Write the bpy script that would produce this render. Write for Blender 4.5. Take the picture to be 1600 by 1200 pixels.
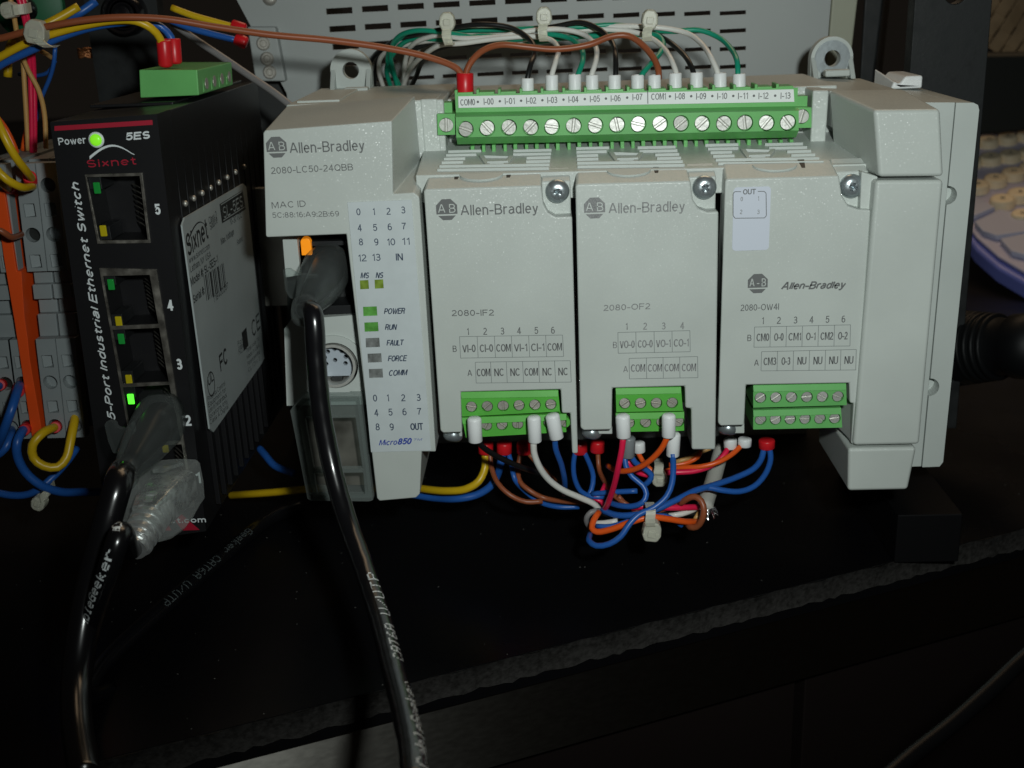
import bpy, math, random
from mathutils import Vector, Matrix
from mathutils.geometry import tessellate_polygon
random.seed(7)
SC = bpy.context.scene
for o in list(bpy.data.objects): bpy.data.objects.remove(o)
COL = SC.collection
S = 0.001                      # everything below is written in millimetres

# ------------------------------------------------------------------ camera
CAM_POS = Vector((27.063, -255.748, 42.327)); FPX = 1800.39
_rx, _ry, _rz = (math.radians(a) for a in (19.087, 2.076, -2.281))
def _R(a, ax):
    c, s = math.cos(a), math.sin(a)
    return Matrix({0: ((1,0,0),(0,c,-s),(0,s,c)), 1: ((c,0,s),(0,1,0),(-s,0,c)), 2: ((c,-s,0),(s,c,0),(0,0,1))}[ax])
CM = _R(_rz, 2) @ _R(_rx, 0) @ _R(_ry, 1) @ Matrix(((1,0,0),(0,0,-1),(0,1,0)))
cam_d = bpy.data.cameras.new('camera'); cam = bpy.data.objects.new('camera', cam_d); COL.objects.link(cam)
r0, r1, r2 = CM[0], -CM[1], -CM[2]
cam.matrix_world = Matrix(((r0[0], r1[0], r2[0], CAM_POS[0]*S), (r0[1], r1[1], r2[1], CAM_POS[1]*S), (r0[2], r1[2], r2[2], CAM_POS[2]*S), (0,0,0,1)))
cam_d.sensor_width = 36; cam_d.lens = FPX/1600*36; cam_d.clip_start = 0.005; cam_d.clip_end = 50
cam_d.dof.use_dof = True; cam_d.dof.focus_distance = 0.268; cam_d.dof.aperture_fstop = 30
SC.camera = cam

def at(u, v, y=None, z=None, x=None):
    """point of the real plane y=..., z=... or x=... seen at a photograph position (camera calibration)"""
    d = CM.transposed() @ Vector(((u-800)/FPX, (v-600)/FPX, 1.0))
    t = (y-CAM_POS[1])/d[1] if y is not None else (z-CAM_POS[2])/d[2] if z is not None else (x-CAM_POS[0])/d[0]
    return CAM_POS + d*t
def plane_at(u, v, p0, n):
    d = CM.transposed() @ Vector(((u-800)/FPX, (v-600)/FPX, 1.0))
    return CAM_POS + d*((p0-CAM_POS).dot(n)/d.dot(n))

# ------------------------------------------------------------------ world, lights, exposure
W = bpy.data.worlds.new("World"); SC.world = W; W.use_nodes = True
W.node_tree.nodes['Background'].inputs[0].default_value = (0.9, 0.75, 0.6, 1)
W.node_tree.nodes['Background'].inputs[1].default_value = 0.007
SC.view_settings.view_transform = 'Standard'; SC.view_settings.look = 'None'
SC.view_settings.exposure = 0.0; SC.view_settings.gamma = 1.0
def aim(o, p):
    o.rotation_euler = (Vector(p)*S - o.location).to_track_quat('-Z', 'Y').to_euler()
fl = bpy.data.lights.new('camera_flash', 'SPOT'); fl.energy = 2.1; fl.color = (0.93, 1.0, 0.97)
fl.spot_size = math.radians(92); fl.spot_blend = 1.0; fl.shadow_soft_size = 0.007
flo = bpy.data.objects.new('camera_flash', fl); COL.objects.link(flo)
flo.location = (CAM_POS + CM.transposed() @ Vector((30, -27, -2)))*S; aim(flo, (54, 20, 10))
rl = bpy.data.lights.new('room_light', 'AREA'); rl.shape = 'RECTANGLE'; rl.size = 0.9; rl.size_y = 0.6; rl.energy = 3.7; rl.color = (1.0, 0.72, 0.45)
rlo = bpy.data.objects.new('room_light', rl); COL.objects.link(rlo); rlo.location = (0.25, 0.75, 1.0); aim(rlo, (40, 30, 0))

# ------------------------------------------------------------------ materials
def mat(name, col, rough=0.45, metal=0.0, spec=0.5, bump=None, mottle=None, trans=0.0, emit=None, coat=0.0, ior=1.45, sss=0.0, brush=None):
    m = bpy.data.materials.new(name); m.use_nodes = True; nt = m.node_tree; b = nt.nodes['Principled BSDF']
    b.inputs['Base Color'].default_value = (*col, 1); b.inputs['Roughness'].default_value = rough
    b.inputs['Metallic'].default_value = metal; b.inputs['Specular IOR Level'].default_value = spec
    b.inputs['Transmission Weight'].default_value = trans; b.inputs['IOR'].default_value = ior
    b.inputs['Coat Weight'].default_value = coat
    if emit: b.inputs['Emission Color'].default_value = (*emit[0], 1); b.inputs['Emission Strength'].default_value = emit[1]
    if bump or mottle or brush:
        tc = nt.nodes.new('ShaderNodeTexCoord'); mp = nt.nodes.new('ShaderNodeMapping')
        g = nt.nodes.new('ShaderNodeNewGeometry'); nt.links.new(g.outputs['Position'], mp.inputs['Vector'])
    if bump:
        n = nt.nodes.new('ShaderNodeTexNoise'); n.inputs['Scale'].default_value = bump[0]; n.inputs['Detail'].default_value = 3
        nt.links.new(mp.outputs[0], n.inputs['Vector']); bp = nt.nodes.new('ShaderNodeBump')
        bp.inputs['Strength'].default_value = bump[1]; bp.inputs['Distance'].default_value = bump[2]*S
        nt.links.new(n.outputs['Fac'], bp.inputs['Height']); nt.links.new(bp.outputs[0], b.inputs['Normal'])
    if mottle:
        n = nt.nodes.new('ShaderNodeTexNoise'); n.inputs['Scale'].default_value = mottle[0]; n.inputs['Detail'].default_value = 5
        nt.links.new(mp.outputs[0], n.inputs['Vector']); mr = nt.nodes.new('ShaderNodeMapRange')
        mr.inputs['From Min'].default_value = .3; mr.inputs['From Max'].default_value = .7
        mr.inputs['To Min'].default_value = 1-mottle[1]; mr.inputs['To Max'].default_value = 1+mottle[1]
        nt.links.new(n.outputs['Fac'], mr.inputs['Value'])
        mx = nt.nodes.new('ShaderNodeVectorMath'); mx.operation = 'SCALE'; mx.inputs[0].default_value = col
        nt.links.new(mr.outputs[0], mx.inputs['Scale']); nt.links.new(mx.outputs[0], b.inputs['Base Color'])
        ad = nt.nodes.new('ShaderNodeMath'); ad.operation = 'MULTIPLY'; ad.inputs[1].default_value = rough
        nt.links.new(mr.outputs[0], ad.inputs[0]); nt.links.new(ad.outputs[0], b.inputs['Roughness'])
    if brush:
        mp.inputs['Rotation'].default_value = (0, 0, -math.radians(23)); mp.inputs['Scale'].default_value = brush[0]
        n = nt.nodes.new('ShaderNodeTexNoise'); n.inputs['Scale'].default_value = 1; n.inputs['Detail'].default_value = 4
        nt.links.new(mp.outputs[0], n.inputs['Vector']); bp = nt.nodes.new('ShaderNodeBump')
        bp.inputs['Strength'].default_value = brush[1]; bp.inputs['Distance'].default_value = 0.05*S
        nt.links.new(n.outputs['Fac'], bp.inputs['Height']); nt.links.new(bp.outputs[0], b.inputs['Normal'])
        rr = nt.nodes.new('ShaderNodeMapRange'); rr.inputs['To Min'].default_value = rough*.85; rr.inputs['To Max'].default_value = rough*1.15
        nt.links.new(n.outputs['Fac'], rr.inputs['Value']); nt.links.new(rr.outputs[0], b.inputs['Roughness'])
    return m
def sparkle(m, amt=0.35):
    """mica-like flecks of the moulded plastic: tiny facets with their own tilt"""
    nt = m.node_tree; b = nt.nodes['Principled BSDF']
    g = nt.nodes.new('ShaderNodeNewGeometry'); v = nt.nodes.new('ShaderNodeTexVoronoi'); v.inputs['Scale'].default_value = 4300
    nt.links.new(g.outputs['Position'], v.inputs['Vector'])
    sub = nt.nodes.new('ShaderNodeVectorMath'); sub.operation = 'SUBTRACT'; sub.inputs[1].default_value = (.5,.5,.5)
    nt.links.new(v.outputs['Color'], sub.inputs[0])
    sc = nt.nodes.new('ShaderNodeVectorMath'); sc.operation = 'SCALE'; sc.inputs['Scale'].default_value = amt; nt.links.new(sub.outputs[0], sc.inputs[0])
    ad = nt.nodes.new('ShaderNodeVectorMath'); ad.operation = 'ADD'; nt.links.new(g.outputs['Normal'], ad.inputs[0]); nt.links.new(sc.outputs[0], ad.inputs[1])
    no = nt.nodes.new('ShaderNodeVectorMath'); no.operation = 'NORMALIZE'; nt.links.new(ad.outputs[0], no.inputs[0])
    b.inputs['Coat Weight'].default_value = .32; b.inputs['Coat Roughness'].default_value = .26
    nt.links.new(no.outputs[0], b.inputs['Coat Normal'])
M = {}
M['plastic'] = mat('light_grey_moulded_plastic', (.485,.522,.492), .5, bump=(1500, .25, .05), mottle=(38, .065)); sparkle(M['plastic'])
M['plastic_smooth'] = mat('pale_grey_smooth_plastic', (.48,.52,.495), .42, mottle=(50, .05))
M['recess'] = mat('dark_recess_plastic', (.02,.022,.022), .6)
M['label'] = mat('silver_label_film', (.53,.58,.59), .4, mottle=(300,.03))
M['ink'] = mat('grey_print', (.13,.135,.135), .6)
M['ink_faded'] = mat('worn_grey_print', (.22,.225,.225), .6, mottle=(3000,.35))
M['ink_line'] = mat('thin_print_line', (.20,.22,.215), .6)
M['ink_navy'] = mat('navy_print', (.05,.07,.11), .6)
M['ink_blue'] = mat('blue_print', (.02,.05,.33), .6)
M['ink_white'] = mat('white_print', (.70,.75,.76), .5)
M['ink_red'] = mat('red_print', (.36,.010,.03), .5)
M['green'] = mat('green_terminal_plastic', (.14,.44,.13), .36, mottle=(120,.06))
M['green_dark'] = mat('green_terminal_plastic_lower', (.10,.43,.06), .36, mottle=(120,.06))
M['hole'] = mat('dark_bore', (.012,.014,.012), .7)
M['steel'] = mat('zinc_screw_steel', (.66,.66,.62), .42, .62, bump=(900,.5,.12))
M['steel_dull'] = mat('dull_screw_steel', (.50,.48,.43), .45, .6, bump=(900,.6,.12))
M['steel_blue'] = mat('zinc_plated_steel', (.42,.47,.49), .30, .75, bump=(500,.4,.12))
M['white'] = mat('white_nylon', (.78,.80,.80), .4, spec=.4)
M['paper'] = mat('white_marker_strip', (.76,.79,.78), .5)
M['red'] = mat('red_ferrule_plastic', (.60,.012,.018), .35)
M['grey_f'] = mat('grey_ferrule_plastic', (.20,.22,.23), .4)
M['w_white'] = mat('white_wire_jacket', (.66,.66,.62), .4, coat=.2)
M['w_black'] = mat('black_wire_jacket', (.010,.011,.011), .35)
M['w_green'] = mat('teal_green_wire_jacket', (.008,.26,.16), .35)
M['w_brown'] = mat('brown_wire_jacket', (.27,.075,.03), .38)
M['w_blue'] = mat('blue_wire_jacket', (.018,.10,.38), .35)
M['w_yellow'] = mat('yellow_wire_jacket', (.62,.40,.01), .35)
M['w_orange'] = mat('orange_wire_jacket', (.75,.10,.012), .35)
M['w_pink'] = mat('pink_red_wire_jacket', (.72,.015,.07), .35)
M['w_tan'] = mat('tan_wire_jacket', (.52,.30,.10), .4)
M['thin_dark'] = mat('dark_grey_cable', (.0025,.0025,.0028), .33, spec=.12)
M['w_grey'] = mat('grey_wire_jacket', (.22,.21,.21), .4)
M['tie'] = mat('natural_nylon', (.74,.74,.62), .35, trans=.45, ior=1.4)
M['black_metal'] = mat('black_painted_metal', (.010,.010,.011), .38, bump=(700,.35,.05))
M['black_side'] = mat('black_anodised_heatsink', (.009,.009,.010), .4, bump=(500,.3,.05))
M['rubber'] = mat('black_cable_jacket', (.005,.005,.006), .22, spec=.9)
M['nickel'] = mat('nickel_shield', (.36,.34,.30), .34, .85, mottle=(400,.35))
M['rj_in'] = mat('black_jack_plastic', (.010,.011,.012), .45)
M['sw_label'] = mat('white_sticker', (.34,.38,.38), .45, mottle=(60,.08))
M['clear'] = mat('clear_polycarbonate', (.95,.97,.95), .07, trans=.95, ior=1.5, bump=(330,.8,.5))
M['smoke'] = mat('smoky_soft_boot', (.60,.63,.61), .30, trans=.88, ior=1.25)
M['frost'] = mat('frosted_cover', (.66,.70,.69), .38, trans=.80, ior=1.2)
def translucent(name, tint, body, fac, rough, bump=None, fres=False):
    m = mat(name, body, rough, spec=.6, bump=bump); nt = m.node_tree; out = nt.nodes['Material Output']; b = nt.nodes['Principled BSDF']
    t = nt.nodes.new('ShaderNodeBsdfTransparent'); t.inputs[0].default_value = (*tint, 1); mx = nt.nodes.new('ShaderNodeMixShader')
    if fres:
        lw = nt.nodes.new('ShaderNodeLayerWeight'); lw.inputs['Blend'].default_value = .30; ad = nt.nodes.new('ShaderNodeMath'); ad.operation = 'MULTIPLY_ADD'
        ad.inputs[1].default_value = .5; ad.inputs[2].default_value = fac; ad.use_clamp = True; nt.links.new(lw.outputs['Facing'], ad.inputs[0]); nt.links.new(ad.outputs[0], mx.inputs[0])
    else: mx.inputs[0].default_value = fac
    nt.links.new(t.outputs[0], mx.inputs[1]); nt.links.new(b.outputs[0], mx.inputs[2]); nt.links.new(mx.outputs[0], out.inputs['Surface']); return m
M['clear'] = translucent('clear_polycarbonate', (.97,.99,.98), (.80,.84,.82), .05, .16, (120,.3,.4), True)
M['silver_rib'] = translucent('silvery_clear_ribs', (.95,.97,.96), (.85,.87,.86), .62, .30, (500,.8,.4), True)
M['silver_rib'].node_tree.nodes['Principled BSDF'].inputs['Metallic'].default_value = .75
M['wrap'] = mat('silver_shield_wrap', (.66,.68,.67), .30, .85, bump=(300,.6,.5), mottle=(420,.6))
M['clear'].node_tree.nodes['Principled BSDF'].inputs['Metallic'].default_value = .25
M['smoke'] = translucent('smoky_soft_boot', (.88,.91,.90), (.20,.22,.215), .07, .22, None, True)
M['frost'] = translucent('frosted_cover', (.86,.90,.89), (.36,.40,.385), .15, .30, None, True)
M['orange_led'] = mat('orange_block', (.95,.30,.01), .35, emit=((1,.3,.01), .35))
M['olive_led'] = mat('olive_lamp_window', (.15,.22,.03), .3, mottle=(700,.35), emit=((.3,.4,.03), .05))
M['green_led'] = mat('green_lamp_window', (.085,.26,.05), .3, mottle=(500,.4), emit=((.1,.4,.05), .07))
M['off_led'] = mat('unlit_lamp_window', (.17,.18,.175), .4, mottle=(500,.45))
M['lit'] = mat('lit_green_led', (.1,.7,.05), .3, emit=((.08,1.0,.03), 1.6))
M['power_lit'] = mat('lit_power_led', (.2,.7,.03), .3, emit=((.25,.85,.02), .55))
M['dimg'] = mat('dark_green_led', (.01,.16,.03), .2, emit=((.02,.5,.06), .10))
M['dimy'] = mat('amber_led', (.34,.28,.01), .2, emit=((.5,.42,.0), .10))
M['case'] = mat('grey_painted_steel', (.36,.385,.375), .5, bump=(800,.2,.04), mottle=(25,.05))
M['cream'] = mat('cream_side_panel', (.34,.35,.27), .5, mottle=(25,.06))
M['din'] = mat('grey_terminal_polyamide', (.25,.28,.285), .5, mottle=(80,.06))
M['orange_pl'] = mat('orange_partition', (.80,.085,.010), .45)
M['post'] = mat('charcoal_powder_coat', (.010,.012,.0125), .6, bump=(900,.5,.06), mottle=(200,.2))
M['foot'] = mat('matte_black_foot', (.003,.003,.0035), .6, spec=.15, bump=(700,.3,.05))
M['plugblack'] = mat('matte_black_plug', (.004,.0045,.005), .5, spec=.2, bump=(500,.3,.05))
M['table'] = mat('black_laminate', (.0035,.0035,.0042), .30, spec=.3, bump=(260,.10,.05), mottle=(14,.3))
M['edge'] = mat('worn_edge_band', (.021,.0195,.018), .75, bump=(1100,.9,.25), mottle=(700,.3))
M['brushed'] = mat('brushed_dark_metal', (.27,.26,.235), .385, 1.0, brush=((14, 900, 900), .15))
_nt = M['brushed'].node_tree; _b = _nt.nodes['Principled BSDF']; _b.inputs['Anisotropic'].default_value = .97
_tv = _nt.nodes.new('ShaderNodeCombineXYZ'); _tv.inputs[2].default_value = 1.0; _nt.links.new(_tv.outputs[0], _b.inputs['Tangent'])
M['drawer'] = mat('dark_wood_front', (.009,.006,.0055), .45, bump=(300,.3,.05))
M['kb_body'] = mat('lavender_keyboard_plastic', (.58,.56,.74), .45, mottle=(40,.08))
M['kb_rim'] = mat('blue_keyboard_rim', (.20,.24,.72), .35)
M['kb_flat'] = mat('grey_blue_key', (.54,.56,.72), .45)
M['key'] = mat('cream_key', (.95,.80,.56), .45)
M['weave'] = mat('tan_woven_strip', (.40,.27,.15), .55, mottle=(60,.25))
M['weave_dk'] = mat('dark_weave_back', (.02,.016,.012), .8)
M['pcb'] = mat('green_coil', (.005,.11,.04), .5)
M['foil'] = mat('foil_shield', (.7,.7,.7), .2, 1.0, bump=(700,1,.5))
M['sheath'] = mat('pale_grey_sheath', (.42,.42,.38), .5)
M['copper'] = mat('copper_strands', (.45,.18,.07), .4, .6, bump=(900,1,.4))
M['sticker'] = mat('lilac_sticker', (.56,.60,.68), .45)

# ------------------------------------------------------------------ object helpers
WL = {}                                            # world location (mm) of parents
def thing(name, label, cat, loc, group=None, kind=None):
    o = bpy.data.objects.new(name, None); o.empty_display_size = .005; COL.objects.link(o)
    loc = Vector(loc); o.location = loc*S; WL[o] = loc
    o['label'] = label; o['category'] = cat
    if group: o['group'] = group
    return o
def tag(o, label=None, cat=None, group=None, kind=None):
    for k, v in (('label', label), ('category', cat), ('group', group), ('kind', kind)):
        if v: o[k] = v
    return o
def link(name, me, c, parent):
    o = bpy.data.objects.new(name, me); COL.objects.link(o); WL[o] = Vector(c)
    if parent is not None:
        o.parent = parent; o.location = (Vector(c)-WL[parent])*S
    else: o.location = Vector(c)*S
    return o
def obj(name, verts, faces, m, parent=None, bevel=0, smooth=False, mats=None, fm=None):
    vs = [Vector(v) for v in verts]
    c = Vector([(min(v[i] for v in vs)+max(v[i] for v in vs))/2 for i in range(3)])
    me = bpy.data.meshes.new(name); me.from_pydata([tuple((v-c)*S) for v in vs], [], faces)
    me.materials.append(M[m])
    for k in (mats or []): me.materials.append(M[k])
    if fm: me.polygons.foreach_set('material_index', fm)
    me.validate(); me.update()
    if smooth: me.polygons.foreach_set('use_smooth', [True]*len(me.polygons))
    o = link(name, me, c, parent)
    if bevel:
        import bmesh
        bm = bmesh.new(); bm.from_mesh(me); bmesh.ops.recalc_face_normals(bm, faces=bm.faces); bm.to_mesh(me); bm.free()
        b = o.modifiers.new('bevel', 'BEVEL'); b.width = bevel*S; b.segments = 3; b.limit_method = 'ANGLE'; b.angle_limit = math.radians(35); b.harden_normals = True
        if not smooth: me.polygons.foreach_set('use_smooth', [True]*len(me.polygons))
        # flat normals stay through harden
    return o
class G:
    """collects geometry (mm)"""
    def __init__(s): s.v = []; s.f = []; s.m = []
    def add(s, v, f, mi=0):
        n = len(s.v); s.v += [Vector(p) for p in v]; s.f += [[i+n for i in q] for q in f]; s.m += [mi]*len(f); return s
    def prism(s, front, back, mi=0):
        n = len(front)
        return s.add(list(front)+list(back), [list(range(n))] + [list(range(2*n-1, n-1, -1))] + [[i, i+n, (i+1) % n+n, (i+1) % n] for i in range(n)], mi)
    def box(s, x0, x1, y0, y1, z0, z1, mi=0):
        return s.prism([(x0,y0,z0),(x1,y0,z0),(x1,y0,z1),(x0,y0,z1)], [(x0,y1,z0),(x1,y1,z0),(x1,y1,z1),(x0,y1,z1)], mi)
    def plate(s, outer, holes, y0, y1, mi=0, hi=None):
        """front/back faces with holes, walls; outer and holes are (x,z) lists"""
        loops = [outer]+holes; flat = [p for l in loops for p in l]; N = len(flat)
        tr = tessellate_polygon([[Vector((p[0], p[1], 0)) for p in l] for l in loops])
        f = []
        for t in tr:
            a, b, c = (Vector((flat[i][0], flat[i][1])) for i in t)
            cr = (b-a).cross(c-a)
            if abs(cr) < 1e-9: continue
            t = list(t) if cr > 0 else [t[0], t[2], t[1]]
            f.append(t); f.append([i+N for i in reversed(t)])
        k = 0
        for l in loops:
            n = len(l)
            for i in range(n): f.append([k+i, k+(i+1) % n, k+(i+1) % n+N, k+i+N])
            k += n
        return s.add([(p[0], y0, p[1]) for p in flat]+[(p[0], y1, p[1]) for p in flat], f, mi)
    def cyl(s, a, b, r0, r1=None, n=16, mi=0):
        a, b = Vector(a), Vector(b); r1 = r0 if r1 is None else r1; d = (b-a).normalized()
        u = d.orthogonal().normalized(); w = d.cross(u)
        A = [a+(u*math.cos(t)+w*math.sin(t))*r0 for t in [2*math.pi*i/n for i in range(n)]]
        B = [b+(u*math.cos(t)+w*math.sin(t))*r1 for t in [2*math.pi*i/n for i in range(n)]]
        return s.add(A+B, [list(range(n-1, -1, -1)), list(range(n, 2*n))]+[[i, (i+1) % n, (i+1) % n+n, i+n] for i in range(n)], mi)
    def lathe(s, a, d, prof, n=20, mi=0):
        """prof: list of (t along axis, r)"""
        a, d = Vector(a), Vector(d).normalized(); u = d.orthogonal().normalized(); w = d.cross(u)
        V = []; F = []
        for t, r in prof: V += [a+d*t+(u*math.cos(q)+w*math.sin(q))*r for q in [2*math.pi*i/n for i in range(n)]]
        for k in range(len(prof)-1): F += [[k*n+i, k*n+(i+1) % n, (k+1)*n+(i+1) % n, (k+1)*n+i] for i in range(n)]
        F.append(list(range(n-1, -1, -1))); F.append([(len(prof)-1)*n+i for i in range(n)])
        return s.add(V, F, mi)
    def out(s, name, m, parent=None, bevel=0, smooth=False, mats=None):
        return obj(name, s.v, s.f, m, parent, bevel, smooth, mats, s.m if mats else None)
def autosmooth(o, deg=40):
    """smooth shading split at sharp edges"""
    me = o.data; me.polygons.foreach_set('use_smooth', [True]*len(me.polygons))
    import bmesh
    bm = bmesh.new(); bm.from_mesh(me); bmesh.ops.recalc_face_normals(bm, faces=bm.faces)
    for e in bm.edges:
        if len(e.link_faces) == 2 and e.calc_face_angle(0) > math.radians(deg): e.smooth = False
    bm.to_mesh(me); bm.free(); return o
def XZ(pts, y): return [(lambda p: (p[0], p[2]))(at(u, v, y=y)) for u, v in pts]
def P3(pts, y): return [at(u, v, y=y) for u, v in pts]
def circ(x, z, r, n=20, a0=0, a1=360):
    full = a1-a0 >= 360
    return [(x+r*math.cos(math.radians(a0+(a1-a0)*i/(n if full else n-1))), z+r*math.sin(math.radians(a0+(a1-a0)*i/(n if full else n-1)))) for i in range(n)]
def rrect(x0, x1, z0, z1, r, n=5):
    o = []
    for cx, cz, a in ((x1-r, z1-r, 0), (x0+r, z1-r, 90), (x0+r, z0+r, 180), (x1-r, z0+r, 270)):
        o += [(cx+r*math.cos(math.radians(a+90*i/(n-1))), cz+r*math.sin(math.radians(a+90*i/(n-1)))) for i in range(n)]
    return o
def solid(name, px, y0, y1, m, parent, bevel=.4, back=None):
    """front outline seen at px on plane y0, extruded straight to y1 (or towards its own back outline in mm)"""
    f = P3(px, y0); b = back or [(p[0], y1, p[2]) for p in f]
    o = G().prism(f, b).out(name, m, parent, bevel)
    if bevel: fixn(o)
    return o
def fixn(o):
    import bmesh
    bm = bmesh.new(); bm.from_mesh(o.data); bmesh.ops.recalc_face_normals(bm, faces=bm.faces); bm.to_mesh(o.data); bm.free(); return o

# tubes -------------------------------------------------------------
def spline(pts, step=1.0):
    pts = [Vector(p) for p in pts]
    if len(pts) == 2: return [pts[0].lerp(pts[1], i/8) for i in range(9)]
    q = [pts[0]*2-pts[1]]+pts+[pts[-1]*2-pts[-2]]; out = []
    for i in range(1, len(q)-2):
        p0, p1, p2, p3 = q[i-1:i+3]; n = max(2, int((p2-p1).length/step))
        def T(a, b): return max((b-a).length, 1e-4)**.5
        t1 = T(p0, p1); t2 = t1+T(p1, p2); t3 = t2+T(p2, p3)
        for k in range(n):
            t = t1+(t2-t1)*k/n
            A1 = p0*((t1-t)/t1)+p1*(t/t1); A2 = p1*((t2-t)/(t2-t1))+p2*((t-t1)/(t2-t1)); A3 = p2*((t3-t)/(t3-t2))+p3*((t-t2)/(t3-t2))
            B1 = A1*((t2-t)/t2)+A2*(t/t2); B2 = A2*((t3-t)/(t3-t1))+A3*((t-t1)/(t3-t1))
            out.append(B1*((t2-t)/(t2-t1))+B2*((t-t1)/(t2-t1)))
    out.append(pts[-1]); return out
def frames(c):
    T = [(c[min(i+1, len(c)-1)]-c[max(i-1, 0)]).normalized() for i in range(len(c))]
    u = T[0].orthogonal().normalized(); F = []
    for t in T:
        u = (u-t*u.dot(t)).normalized(); F.append((t, u, t.cross(u)))
    return F
def tube_geo(g, pts, r, n=10, step=1.0, mi=0, wob=0):
    c = spline(pts, step); F = frames(c); V = []; Q = []
    for k, (p, (t, u, w)) in enumerate(zip(c, F)):
        rr = r*(1+wob*math.sin(k*.9)*math.sin(k*.37))
        V += [p+(u*math.cos(a)+w*math.sin(a))*rr for a in [2*math.pi*i/n for i in range(n)]]
    for k in range(len(c)-1): Q += [[k*n+i, k*n+(i+1) % n, (k+1)*n+(i+1) % n, (k+1)*n+i] for i in range(n)]
    Q += [list(range(n-1, -1, -1)), [(len(c)-1)*n+i for i in range(n)]]
    g.add(V, Q, mi); return c, F
def PT(p):
    return at(p[0], p[1], y=p[2])
WG = None
def wire(label, m, px, r=.62, ferr=(), group=None, name='wire', cat='wire', step=1.2, world=False, wname='insulation'):
    """ferr: ((a px3, b px3, radius, material), ...)"""
    pts = px if world else [PT(p) for p in px]
    if not ferr:
        g = G(); tube_geo(g, pts, r, 10, step); return tag(g.out(name, m, None, smooth=True), label, cat, group)
    t = thing(name, label, cat, pts[0], group)
    g = G(); tube_geo(g, pts, r, 10, step); g.out(wname, m, t, smooth=True)
    for a, b, rr, fm in ferr:
        a, b = PT(a), PT(b); L = (b-a).length
        e = min(.35, L*.1)
        g = G().lathe(a, b-a, [(0, rr*.72), (e, rr*.96), (e*2, rr), (L-.2, rr), (L, rr*.9), (L+.01, rr*.55), (L-.5, rr*.5)], 18)
        autosmooth(g.out('ferrule', fm, t), 50)
    return t

# text --------------------------------------------------------------

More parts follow.
